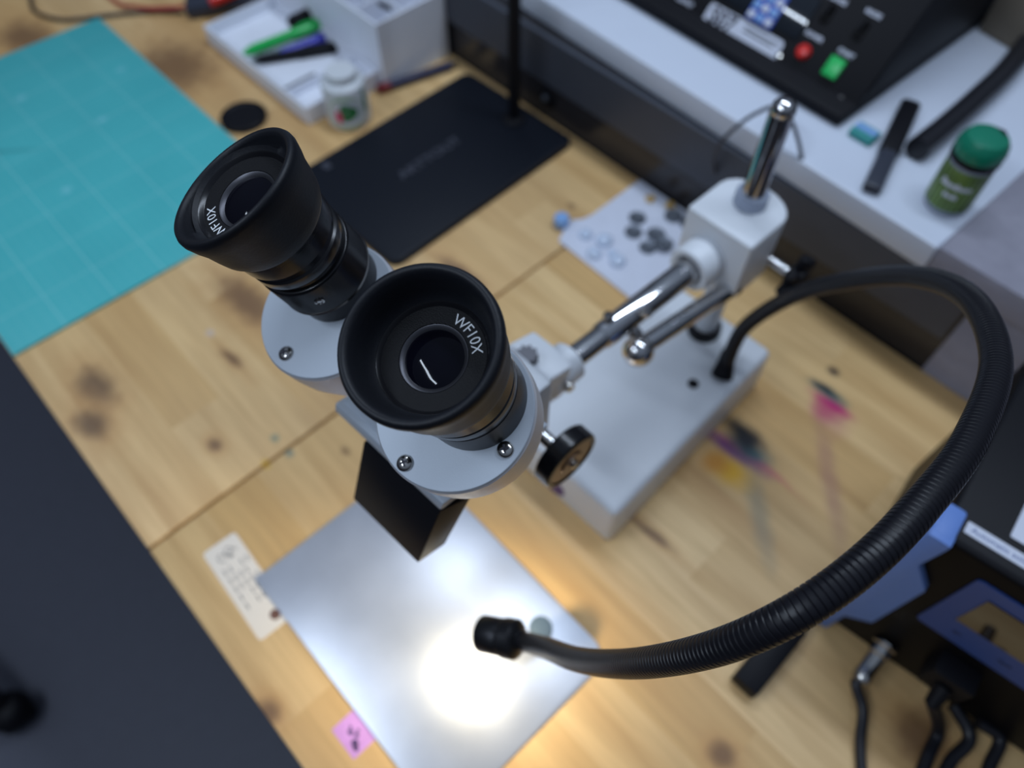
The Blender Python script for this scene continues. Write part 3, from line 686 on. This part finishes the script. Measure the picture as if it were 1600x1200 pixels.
pen('ballpoint_pen', P(380, 84, .018), P(524, 29, .024), .0062, 'greenpen', 'greenpen', 'bright green pen lying in the organizer tray, topmost of the pens')
pen('ballpoint_pen', P(432, 88, .0125), P(540, 47, .0125), .0055, 'bluepen', 'bluepen', 'violet-blue pen in the organizer tray below the green pen')
pen('ballpoint_pen', P(396, 95, .0115), P(528, 74, .0115), .0056, 'blk', 'blk', 'thin black pen in the organizer tray in front of the blue pen')
pen('marker_pen', P(450, 38, .024), P(512, 10, .030), .0080, 'blk', 'blk', 'thick black marker behind the green pen in the organizer tray')
pen('thin_pen', P(590, 4, .080), P(625, 22, .060), .0025, 'blk', 'greycable', 'thin dark stick leaning inside the organizer compartments', None, False)
bl = thing('blade_strip', P(470, 128, .007), 'flat grey strip lying in the near corner of the organizer tray', 'strip')
bxc = P(468, 134, .0065); obj('strip_body', box((bxc.x, bxc.y, .0068), V((.0, .026, 0)), V((-.008, 0, 0)), EZ*.0006), 'greycable', bl)
obj('strip_edge', box((bxc.x+.009, bxc.y, .0068), V((0, .026, 0)), V((.001, 0, 0)), EZ*.0006), 'pink', bl)
# frosted cup
cp = P(548, 186, 0)
ct = thing('plastic_bottle', cp, 'frosted white plastic pot with green leaf and pink print, beside the organizer', 'plastic pot')
cH = .056; cR = .0245
obj('pot_body', lathe([(0, 0), (cR*.90, 0), (cR*.97, .002), (cR, .008), (cR, cH*.84), (cR*.97, cH*.9), (cR*.86, cH*.94), (cR*.62, cH*.96), (cR*.60, cH), (cR*.55, cH), (cR*.55, cH*.92), (0, cH*.9)], cp+EZ*.0005, EZ, 48), 'frosted', ct)
obj('pot_lid', lathe([(0, cH), (cR*.66, cH), (cR*.68, cH+.002), (cR*.66, cH+.006), (0, cH+.0065)], cp+EZ*.0005, EZ, 40), 'frosted', ct)
def curved_patch(c, R, a0, z0, rw, rh, m, name, parent, k=20, outline=None):
    bm = bmesh.new(); vs = [bm.verts.new(V((c.x+R*math.cos(a0), c.y+R*math.sin(a0), c.z+z0)))]; rim = []
    for i in range(k):
        t = 2*PI*i/k; s_ = outline(t) if outline else 1; a = a0+rw*s_*math.cos(t)/R; rim.append(bm.verts.new(V((c.x+R*math.cos(a), c.y+R*math.sin(a), c.z+z0+rh*s_*math.sin(t)))))
    for i in range(k): bm.faces.new((vs[0], rim[i], rim[(i+1) % k]))
    return obj(name, bm, m, parent)
va = math.atan2(0-cp.y, 0-cp.x)
ring = lambda t: 1
curved_patch(cp, cR+.0003, va-.12, .025, .0205, .0200, 'leaf2', 'print_band', ct)
curved_patch(cp, cR+.0005, va-.12, .025, .0170, .0165, 'label', 'print_disc', ct)
curved_patch(cp, cR+.0007, va-.05, .026, .0100, .0105, 'leaf', 'leaf_print', ct, outline=lambda t: 1+.15*math.cos(3*t))
curved_patch(cp, cR+.0009, va-.50, .021, .0042, .0080, 'pinkp', 'pink_petal', ct)
curved_patch(cp, cR+.0004, va+.85, .034, .0022, .016, 'leaf', 'green_stroke', ct)
# marker on the desk
a_, b_ = P(590, 140, .0055), P(716, 98, .0055)
t = thing('felt_pen', a_, 'navy pen with red end lying on the desk between the organizer and tablet', 'pen')
d_ = (b_-a_).normalized(); l = (b_-a_).length; r = .0052
obj('barrel', lathe([(0, l*.14), (r, l*.14), (r, l*.9), (0, l*.9)], a_, d_, 20), 'navy', t)
obj('end_cap', lathe([(0, 0), (r*.9, 0), (r*1.02, .001), (r*1.02, l*.15), (0, l*.15)], a_, d_, 20), 'maroon', t)
obj('tip', lathe([(0, l*.89), (r*.8, l*.89), (r*.5, l*.98), (0, l)], a_, d_, 20), 'chrome', t)
# dark round cap
dc = P(382, 186, 0); t = thing('round_cap', dc, 'dark round plastic disc lying on the desk beside the cutting mat', 'disc')
obj('disc_body', lathe([(0, 0), (.0255, 0), (.0262, .001), (.026, .0045), (.0245, .0055), (.022, .0050), (.020, .0035), (0, .0030)], dc+EZ*.0004, EZ, 56), 'blk', t)
obj('disc_rim', lathe([(.0245, .0054), (.0235, .0060), (.0225, .0052)], dc+EZ*.0004, EZ, 56, close=False), 'gloss', t)
# black post behind the tablet
pp = V((P(803, 160, 0).x, .5125, 0)); pp = V((-.519, .5105, 0))
pp = P(803, 186, .0075)
t = thing('black_post', (pp.x, pp.y, .0078), 'tall slim black stand pole rising at the back corner of the black tablet', 'pole')
obj('pole', lathe([(0, 0), (.0066, 0), (.0066, .5), (0, .5)], (pp.x, pp.y, .0078), EZ, 32), 'blk', t)
obj('pole_foot', lathe([(0, 0), (.013, 0), (.0135, .001), (.012, .003), (.0068, .0045), (.0068, .008), (0, .008)], (pp.x, pp.y, .0076), EZ, 32), 'blk', t)
wk = V((P(824, 126, .04).x, .5165, .028)); 
t = thing('wall_knob', wk, 'small dark round knob on the black wall panel beside the pole', 'knob')
obj('knob_disc', lathe([(0, -.0005), (.012, -.0005), (.012, .003), (.009, .005), (0, .005)], V((-.492, .5185, .026)), (0, -1, 0), 32), 'blk', t)
obj('knob_centre', lathe([(0, .005), (.004, .005), (.003, .007), (0, .0075)], V((-.492, .5185, .026)), (0, -1, 0), 24), 'coin', t)
# ================================================================== WHITE CARD WITH GLASS DROPS
t = thing('white_foam_sheet', P(990, 370), 'white foam craft sheet with a rounded tab, lying behind the microscope arm', 'craft sheet')
c0 = V((-.352, .391, 0)); 
F = fr(V((0, 0, .0003)), EX, EY)
xy = lambda p: (p.x, p.y)
A_, B_, C_, D_ = P(1018, 270), P(873, 378), P(985, 468), P(1135, 355)
pts = [xy(D_), xy(A_), xy(P(925, 338)), xy(P(910, 345)), xy(P(894, 346)), xy(P(884, 356)), xy(B_), xy(C_)]
obj('sheet', slab(F, [(p[0], min(p[1], .514)) for p in reversed(pts)], .002), 'label', t)
tbm = P(879, 356); t2 = thing('blue_cap', V((tbm.x, tbm.y, 0)), 'light blue round cap at the left tip of the white craft sheet', 'cap')
obj('cap_body', lathe([(0, 0), (.0075, 0), (.008, .002), (.0078, .009), (.0065, .0105), (0, .011)], V((tbm.x-.003, tbm.y+.001, .0024)), EZ, 28), 'lblue', t2)
for nm in ():
    pass
discs = [(996, 340, .0088), (990, 362, .0088), (1052, 337, .0092), (1025, 366, .0095), (1012, 386, .0085), (1037, 384, .0092), (1075, 349, .008)]
wh = ['topmost at the left', 'below the topmost left one', 'topmost at the right near the clamp', 'in the middle of the cluster', 'lowest left of the cluster', 'lowest right of the cluster', 'beside the white clamp block']
proto = None
for (px, py, r), s_ in zip(discs, wh):
    c = P(px, py, .004); zz = .0024
    if proto is None:
        proto = obj('metal_disc', lathe([(0, 0), (.93, 0), (1, .06), (1, .24), (.93, .30), (.8, .27), (0, .24)], (0, 0, 0), EZ, 32), 'coin'); o = proto
    else: o = proto.copy(); COL.objects.link(o)
    o.location = (c.x, c.y, zz); o.scale = (r, r, r)
    if px == 1037: o.location.z = .0024+.0030
    tag(o, 'grey metal disc on the white craft sheet, '+s_, 'disc', 'grey discs on the white craft sheet')
proto = None
for (px, py, r), s_ in zip([(944, 376, .0085), (928, 396, .0075), (965, 408, .0080), (915, 366, .007), (957, 395, .005)],
                        ['largest, upper one', 'left one near the sheet edge', 'lower right one with dark edge', 'next to the rounded tab', 'small one between the others']):
    c = P(px, py, .004)
    if proto is None:
        bm = lathe([(0, 0), (.95, 0), (1, .15), (.92, .45), (.7, .68), (.35, .8), (0, .84)], (0, 0, 0), EZ, 28); proto = obj('glass_drop', bm, 'glassb'); o = proto
    else: o = proto.copy(); COL.objects.link(o)
    o.location = (c.x, c.y, .0024); o.scale = (r, r, r)
    tag(o, 'clear glass drop on the white craft sheet, '+s_, 'glass drop', 'glass drops on the white craft sheet')
for (px, py, ang, lab) in ((1016, 312, .3, 'left ochre crumb on the far corner of the white craft sheet'), (1046, 322, 1.2, 'right ochre crumb near the far corner of the white craft sheet')):
    c = P(px, py, .003); bm = bmesh.new()
    for k in range(6):
        a = ang+k*1.05; ball(V((c.x+.004*math.cos(a)*(1 if k % 2 else .4), c.y+.004*math.sin(a), .0045)), .0021, bm, 8, (1.2, .8, .9))
    tag(obj('craft_bead', bm, 'yellow'), lab, 'bead')
# ================================================================== SILL: black instrument
SZ = .1242
F0 = P(1312, 196, SZ)          # right front foot corner
fx = dsl.copy(); fy = nsl.copy()
ins = thing('control_box', F0, 'large black bench instrument with white sticker, red and green buttons, on the window sill', 'electronic device')
wI = .62; hI = .13
tilt = math.radians(38)
up = (EZ*math.cos(tilt)+fy*math.sin(tilt)).normalized()
o0 = P(1335, 176, SZ+.006)+EZ*0
rr0 = o0; ll0 = o0-fx*wI
slant = up*.16
body = [ll0-fy*.022-EZ*.006, rr0-fy*.022-EZ*.006, rr0+fy*.3-EZ*.006, ll0+fy*.3-EZ*.006]
# base plinth and sloping console
obj('plinth', prism([p+EZ*.0006 for p in body], [p+EZ*.012 for p in body], .003), 'blk', ins)
s0 = rr0+EZ*.004; s1_ = ll0+EZ*.004
console = prism([s1_, s0, s0+fy*.28, s1_+fy*.28], [s1_+slant, s0+slant, s0+fy*.28+EZ*slant.z, s1_+fy*.28+EZ*slant.z], .003)
cons = obj('console', console, 'blk', ins)
pn = fx.cross(up).normalized()       # panel normal (towards the room)
if pn.dot(CAM-s0) < 0: pn = -pn
def onpan(px, py, lift=.0): return onplane(px, py, s0+pn*lift, pn)
def panF(px, py, lift=.0006): return fr(onpan(px, py)+pn*lift, fx, up)
F = panF(1155, 62, .0002); 
a1, a2, a3 = onpan(1085, 55), onpan(1195, 121), onpan(1112, 2)
wd, hg = (a2-a1).length, (a3-a1).length
Fst = fr((a2+a3)/2+pn*.0003, fx, up)
stq = obj('white_sticker', slab(Fst, rrect(wd/2, hg/2, .004), .0004), 'label', ins)
def onst(u_, v_): return fr(Fst @ V((u_*wd/2, v_*hg/2, .0006)), fx, up)
text('sticker_print', 'S07', hg*.62, onst(-.55, .42), 'dark', stq, .0001, bold=.0006)
bm = bmesh.new()
for v_, x0, x1 in ((.72, .0, .92), (.5, .02, .8), (-.1, -.9, .4), (-.28, -.9, .35), (-.46, -.9, .1)):
    box(Fst @ V(((x0+x1)/2*wd/2, v_*hg/2, .0005)), fx*((x1-x0)/2*wd/2), up*hg*.022, pn*.0001, bm=bm)
obj('printed_lines', bm, 'greycable', stq, smooth=False)
# red lamp, green button, switches, key pad, display
obj('red_button', lathe([(0, 0), (.0068, 0), (.0068, .003), (.005, .006), (0, .007)], onpan(1256, 82)-pn*.0003, pn, 28), 'red', ins)
obj('green_button', box(onpan(1304, 107)+pn*.002, fx*.0072, up*.0085, pn*.003, .0008), 'green', ins)
for px, py in ((1294, 22), (1346, 48)):
    sw = obj('toggle_switch', box(onpan(px, py)+pn*.001, fx*.004, up*.008, pn*.0015, .0005), 'gloss', ins)
    obj('toggle', box(onpan(px, py)+pn*.005+up*.003, fx*.0015, up*.005, pn*.004, .0004), 'blk', sw)
for px, py, s_ in ((1272, 57, 'POWER'), (1322, 84, 'START'), (1310, 0, 'RANGE'), (1365, 22, 'MODE'), (1070, 3, 'OUTPUT')):
    text('panel_lettering', s_, .0052, panF(px, py, .0004), 'label', ins, .0001, bold=.0002)
for px, py in ((1312, 155), (1217, 87), (1043, 30)):
    obj('panel_screw', lathe([(0, 0), (.003, 0), (.0026, .0012), (0, .0016)], onpan(px, py)-pn*.0002, pn, 20), 'shinyscrew', ins)
dce = onpan(1171, 30)+up*.021
ds = obj('display_bezel', box(dce+pn*.001, fx*.052, up*.018, pn*.0014, .0008), 'screen', ins)
kp = obj('keypad', box(onpan(1203, 8)+pn*.0022, fx*.0145, up*.018, pn*.0008, .0005), 'keyblue', ins)
for i in range(3):
    for j in range(4):
        obj('key', box(onpan(1203, 8)+pn*.0036+fx*(i-1)*.0095+up*(j-1.5)*.0088, fx*.0036, up*.0032, pn*.001, .0004), 'lblue' if (i+j) % 2 else 'label', kp)
# cable bundle / dark strap on the sill
st = [P(1432, 234, SZ+.010), P(1480, 195, SZ+.010), P(1530, 150, SZ+.011), P(1580, 100, SZ+.012), P(1640, 20, SZ+.012)]
st = [V((p.x, p.y, SZ+.0105)) for p in st]
o = obj('black_strap', sweep(smooth_path(st, 10), .0100, 16), 'cable')
tag(o, 'thick matt black cable sleeve lying along the right end of the sill', 'cable sleeve')
a_, b_ = P(1362, 296, SZ+.006), P(1424, 160, SZ+.006)
d_ = (b_-a_).normalized(); s_ = V((-d_.y, d_.x, 0))
t = thing('smoky_strip', a_, 'long smoky grey stick with rounded end lying on the sill before the strap', 'stick')
obj('stick_body', box((a_+b_)/2-EZ*.0008, d_*(b_-a_).length/2, s_*.0075, EZ*.0048, .003), 'smoky', t)
obj('stick_sleeve', box(a_.lerp(b_, .68)-EZ*.0005, d_*(b_-a_).length*.30, s_*.0085, EZ*.0052, .003), 'blk', t)
c = P(1348, 215, SZ); 
t = thing('teal_eraser', c, 'small translucent teal eraser block on the sill beside the smoky stick', 'eraser')
obj('eraser_body', box(V((c.x, c.y, SZ+.004)), fx*.011, fy*.008, EZ*.0036, .0012), 'eraser', t)
obj('eraser_top', box(V((c.x, c.y, SZ+.0085)), fx*.010, fy*.0035, EZ*.0009, .0004), 'lblue', t)
# green-capped bottle
b0 = P(1478, 318, SZ); b0 = P(1476, 318, SZ)
bt = thing('spice_jar', b0, 'small jar with dark green domed lid and bamboo-striped label on the sill end', 'jar')
jr = .0172; jh = .046
jb = obj('jar_body', lathe([(0, 0), (jr*.9, 0), (jr*.98, .0015), (jr, .004), (jr, jh), (jr*.96, jh+.002), (0, jh+.002)], b0+EZ*.0003, EZ, 48), 'clear', bt)
bm = lathe([(jr+.0002, .006), (jr+.0004, .0062), (jr+.0004, jh-.003), (jr+.0002, jh-.0028)], (0, 0, 0), EZ, 64, close=False)
jl = obj('jar_label', bm, 'bamboo'); jl.parent = bt; jl.location = (0, 0, 0)
obj('jar_collar', lathe([(jr*.9, jh), (jr*1.05, jh+.0005), (jr*1.08, jh+.003), (jr*1.04, jh+.006), (jr*.9, jh+.006)], b0, EZ, 48, close=False), 'blk', bt)
obj('jar_lid', lathe([(0, jh+.004), (jr*1.02, jh+.004), (jr*1.07, jh+.007), (jr*1.07, jh+.011), (jr*1.0, jh+.016), (jr*.84, jh+.0200), (jr*.5, jh+.0220), (0, jh+.0225)], b0, EZ, 48), 'capgreen', bt)
obj('lid_hole', lathe([(0, 0), (.0045, 0), (.0045, .0006), (0, .0006)], b0+EZ*(jh+.0210)+V((.004, .008, 0)), EZ, 24), 'blk', bt)
va = math.atan2(-b0.y, -b0.x)
def wrap(s, size, z0, a0):
    def bend(q):
        a = a0 + q.x/(jr+.0006); return V(((jr+.0007)*math.cos(a), (jr+.0007)*math.sin(a), q.y+z0))
    F = Matrix.Translation(b0); return text('label_print', s, size, F, 'label', bt, 0, bold=.0004, bend=bend)
wrap('Bamboo', .0072, .030, va); wrap('fresh', .0052, .021, va)
# card box with foil at the top right corner
cb = P(1548, 80, SZ)
t = thing('card_box', cb, 'brown-grey card box at the far right end of the sill, foil on top', 'box')
obj('box_body', box(V((cb.x+.015, cb.y+.05, SZ+.0255)), V((.034, -.006, 0)), V((.006, .034, 0)), EZ*.025, .001), 'card', t)
t2 = thing('foil_tin', cb, 'crumpled shiny foil lump lying on the card box', 'foil')
bm = bmesh.new(); bmesh.ops.create_icosphere(bm, subdivisions=3, radius=.018, matrix=Matrix.Translation((cb.x+.0, cb.y+.055, SZ+.061)) @ Matrix.Diagonal((1.2, .9, .6, 1)))
for v in bm.verts: v.co += V((random.uniform(-1, 1), random.uniform(-1, 1), random.uniform(-1, 1)))*.0014
obj('foil_lump', bm, 'foil', t2, smooth=False)
# thin cable loop hanging behind the post
lp = [V((-.262, .512, .002)), V((-.272, .5105, .04)), V((-.262, .508, .085)), P(1155, 215, .15), P(1185, 186, .17), P(1215, 172, .175), P(1242, 195, .17), P(1256, 270, .13), V((-.145, .478, .08)), P(1240, 385, .04), V((-.148, .474, .0022)) ]
lp = [P(1118, 275, .06), P(1117, 240, .10), P(1140, 208, .13), P(1180, 178, .15), P(1220, 168, .155), P(1246, 215, .14), P(1256, 290, .10), P(1250, 350, .05), P(1238, 392, .012), P(1228, 410, .0022)]
o = obj('thin_cable', tube([P(1122, 318, .004)]+lp, .0017, 8), 'greycable'); tag(o, 'thin grey cable arching up behind the chrome post of the microscope', 'cable')
# ================================================================== SOLDERING STATION
th = math.radians(7.5); sx_ = V((math.cos(th), math.sin(th), 0)); sy_ = V((-math.sin(th), math.cos(th), 0))
S0 = V((.0465, .2625, 0)); HS = .172; WS = .24; DS = .160
stn = thing('soldering_station', S0+sx_*.1, 'black soldering station with blue corner bumpers and display, right of the gooseneck', 'soldering station')
def sp(a, b, z): return S0+sx_*a+sy_*b+EZ*z
g = .004
case = obj('case', prism([sp(g, g, g), sp(WS-g, g, g), sp(WS-g, DS, g), sp(g, DS, g)], [sp(g, g, HS), sp(WS-g, g, HS), sp(WS-g, DS, HS), sp(g, DS, HS)], .004, seg=3), ['gloss', 'blk'], stn)
for p_ in case.data.polygons:
    if p_.normal.z > .6: p_.material_index = 1
# bumpers: shells on the left and right front corners
PROFB = [(0, .0), (.008, .0), (.0088, .034), (.0224, .049), (.0239, .121), (.0102, .141), (.0125, HS-.004), (.0125, HS+.002), (0, HS+.002)]
def bumper(side):
    x0, x1 = (-.0005, .0265) if side == 0 else (WS-.0265, WS+.0005)
    bm = bmesh.new()
    # outline in (a, z) for the front flange, wrapped round the side
    prof = PROFB
    f = (lambda a: x0+a*1.0) if side == 0 else (lambda a: x1-a*1.0)
    A = [sp(f(a), -.0015, z) for a, z in prof]; B = [sp(f(a), .006, z) for a, z in prof]
    if side: A, B = B, A
    prism(A, B, .0007, bm)
    e0, e1_ = (x0, x0+.0050) if side == 0 else (x1-.0050, x1)
    prism([sp(e0, .004, 0), sp(e1_, .004, 0), sp(e1_, .024, 0), sp(e0, .024, 0)], [sp(e0, .004, HS+.0015), sp(e1_, .004, HS+.0015), sp(e1_, .024, HS+.0015), sp(e0, .024, HS+.0015)], .001, bm)
    h0, h1 = (x0+.001, x0+.0125) if side == 0 else (x1-.0125, x1-.001)
    prism([sp(h0, -.001, HS-.004), sp(h1, -.001, HS-.004), sp(h1, .024, HS-.004), sp(h0, .024, HS-.004)], [sp(h0, .001, HS+.0025), sp(h1, .001, HS+.0025), sp(h1, .024, HS+.0025), sp(h0, .024, HS+.0025)], .0022, bm)
    return obj('corner_bumper', bm, 'blue', stn)
bumper(0); bumper(1)
fn = -sy_; FC = S0
def onf(px, py): return onplane(px, py, S0+sy_*g, fn)
# blue panel with display
pa, pb_, pc_ = onf(1432, 962), onf(1528, 905), onf(1600, 1062)
cen = onf(1560, 985)
pw = 2*(cen-onf(1432, 962)).dot(sx_)*-1
def loc(px, py): p = onf(px, py)-S0; return p.dot(sx_), p.z
la_ = [loc(1432, 962), loc(1530, 903), loc(1600, 940), loc(1600, 1062)]
print('station panel', [tuple(round(v, 3) for v in p) for p in la_], loc(1372, 1020), loc(1480, 1060), loc(1490, 935), loc(1545, 920), loc(1520,835))
x0 = la_[0][0]; z0 = la_[0][1]; z1 = la_[1][1]
x1 = x0 + .115
Fp = fr(sp((x0+x1)/2, g-.0002, (z0+z1)/2), sx_, EZ)
bp_ = obj('front_panel', slab(Fp, rrect((x1-x0)/2, (z1-z0)/2, .003), .0012), 'blue2', stn)
q1 = loc(1480, 936); q2 = loc(1530, 915)
dx0 = loc(1474, 937)[0]; dz0 = loc(1474, 937)[1]; dz1 = loc(1528, 922)[1]
dx0 = x0+.012; dz0 = z0+(z1-z0)*.36; dz1 = z1-(z1-z0)*.16
bm = box(sp((dx0+x1-.01)/2, g-.0016, (dz0+dz1)/2), sx_*((x1-.01-dx0)/2), EZ*((dz1-dz0)/2), sy_*.0006)
obj('display', bm, 'amber', bp_, smooth=False)
for k in range(3):
    text('panel_lettering', ('SET', 'TEMP', 'READY')[k], .0035, fr(sp(x0+.02+k*.028, g-.0016, z0+(z1-z0)*.17), sx_, EZ), 'dark', bp_, .0001)
text('panel_lettering', 'Soldering Station', .0042, fr(sp(x0+.045, g-.0016, z1-(z1-z0)*.08), sx_, EZ), 'dark', bp_, .0001)
# paper strip on the top front edge, sheet on top
e = P(1553, 860, HS); ss0 = P(1508, 829, HS)
pr = lambda p: ((p-S0).dot(sx_), (p-S0).dot(sy_))
a0_, b0_ = pr(P(1506, 829, HS)); print('strip', a0_, b0_, pr(P(1600, 885, HS)), pr(P(1583, 830, HS)))
bb0 = max(b0_, .0045)
Ft = fr(sp(a0_+.05, bb0+.003, HS+.0001), sx_, sy_)
ps = obj('paper_strip', slab(Ft, rrect(.050, .0038, .0005), .0002), 'label', stn)
text('strip_print', 'Automatic soldering station', .0048, fr(Ft @ V((-.047, 0, .0003)), sx_, sy_), 'blue2', ps, .00004, align='LEFT')
a2_, b2_ = pr(P(1578, 838, HS))
obj('paper_sheet', slab(fr(sp(a2_+.045, b2_+.025, HS+.0001), sx_, sy_), rrect(.045, .025, .001), .0002), 'label', stn)
# connectors
def plug(px, py, stout):
    return onf(px, py)
c = onf(1384, 1006)
cn = obj('round_connector', lathe([(0, 0), (.0085, 0), (.0085, .002), (.0072, .003), (.0072, .009), (.006, .010), (.0058, .024), (.0064, .025), (.0064, .030), (.005, .032), (0, .032)], c, (fn+V((-.05, 0, -.35))).normalized(), 36), 'shinyscrew', stn)
cd = (fn+V((-.05, 0, -.35))).normalized(); ce = c+cd*.031
def flex(pts, r, label, grp='cables of the soldering station'):
    o = obj('power_cable', tube(pts, r, 14), 'cable'); tag(o, label, 'cable', grp); return o
flex([ce-cd*.002, ce+cd*.004, P(1348, 1110, .008), P(1344, 1160, .0048), P(1348, 1240, .0045)], .0035, 'slim black cable from the round metal connector of the soldering station')
c2 = onf(1490, 1042)
obj('plug_block', box(c2+fn*.006+EZ*0, sx_*.013, fn*.0105, EZ*.013, .002), 'blk', stn)
obj('plug_relief', lathe([(0, 0), (.0062, 0), (.0045, .014), (0, .014)], c2+fn*.016, (fn+V((0, 0, -.6))).normalized(), 24), 'blk', stn)
c2e = c2+fn*.016+(fn+V((0, 0, -.6))).normalized()*.012
flex([c2e, P(1466, 1140, .008), P(1448, 1185, .0050), P(1425, 1250, .0048)], .0042, 'thick black cable below the square plug of the soldering station')
flex([sp(.095, .001, .012), P(1515, 1152, .008), P(1485, 1190, .0050), P(1460, 1245, .0048)], .0042, 'second thick black cable under the station, curving left beside the plug cable')
flex([sp(.112, .001, .012), P(1562, 1155, .008), P(1545, 1200, .0050), P(1535, 1250, .0048)], .0042, 'rightmost black cable leaving beneath the blue bumper of the station')
# black plug lying on the desk
a_, b_ = P(1166, 1068, .0085), P(1236, 982, .0085)
d_ = (b_-a_).normalized(); s_ = V((-d_.y, d_.x, 0))
t = thing('black_adapter', a_, 'short black plug lying on the desk under the gooseneck hose', 'plug')
obj('plug_body', box(a_+d_*.026, d_*.030, s_*.0095, EZ*.0078, .002), 'blk', t)
obj('plug_neck', box(a_+d_*.066, d_*.014, s_*.0078, EZ*.0068, .002), 'blk', t)
obj('plug_band', box(a_+d_*.0535, d_*.0018, s_*.0082, EZ*.0072, .0006), 'cable', t)
# ================================================================== CABLES AND PLIERS, TOP LEFT
o = obj('black_lead', tube([P(20, -60, .003), P(45, -10, .003), P(55, 18, .0032), P(100, 31, .0032), P(160, 25, .003), P(200, 21, .003), P(250, 17, .003), P(285, 20, .003)], .0024, 10), 'cable'); tag(o, 'thin black test lead curving behind the cutting mat corner', 'cable')
o = obj('red_lead', tube([P(140, -40, .003), P(180, 2, .003), P(210, 10, .009), P(235, 13, .010), P(270, 12, .010), P(288, 10, .009), P(296, 6, .003), P(300, -20, .003)], .0024, 10), 'redcable'); tag(o, 'thin red test lead behind the cutting mat, crossing the black lead', 'cable')
t = thing('pliers', P(370, 0, 0), 'dark tool with red grips lying behind the organizer tray corner', 'pliers')
obj('tool_head', box(P(362, 10, .010)+V((-.016,0,0)), V((.022, .044, 0)), V((-.014, .008, 0)), EZ*.0085, .006), 'smoky', t)
obj('red_grip', tube([P(335, 8, .0255)+V((-.01,0,0)), P(355, 0, .0255)+V((-.01,0,0)), P(380, -12, .025)+V((-.01,0,0)), P(400, -30, .024)+V((-.01,0,0))], .0062, 12), 'red', t)
# ================================================================== OFFICE CHAIR CASTER ON THE FLOOR
cc = P(16, 1112, FZ+.035)
t = thing('office_chair', (cc.x-.22, cc.y-.05, FZ), 'black office chair foot with twin-wheel caster on the dark floor, bottom left', 'chair')
bm = bmesh.new()
for s_ in (-1, 1): cyl(V((cc.x, cc.y+s_*.004, FZ+.027)), (0, s_, 0), .027, .018, .006, 32, bm)
obj('wheel', bm, 'blk', t)
obj('caster_hood', lathe([(.030, .03), (.031, .042), (.026, .055), (.016, .062), (0, .064)], (cc.x, cc.y, FZ), EZ, 36), 'blk', t)
obj('star_base', tube([V((cc.x, cc.y, FZ+.066)), V((cc.x-.10, cc.y-.02, FZ+.082)), V((cc.x-.30, cc.y-.07, FZ+.10))], .017, 14), 'blk', t)
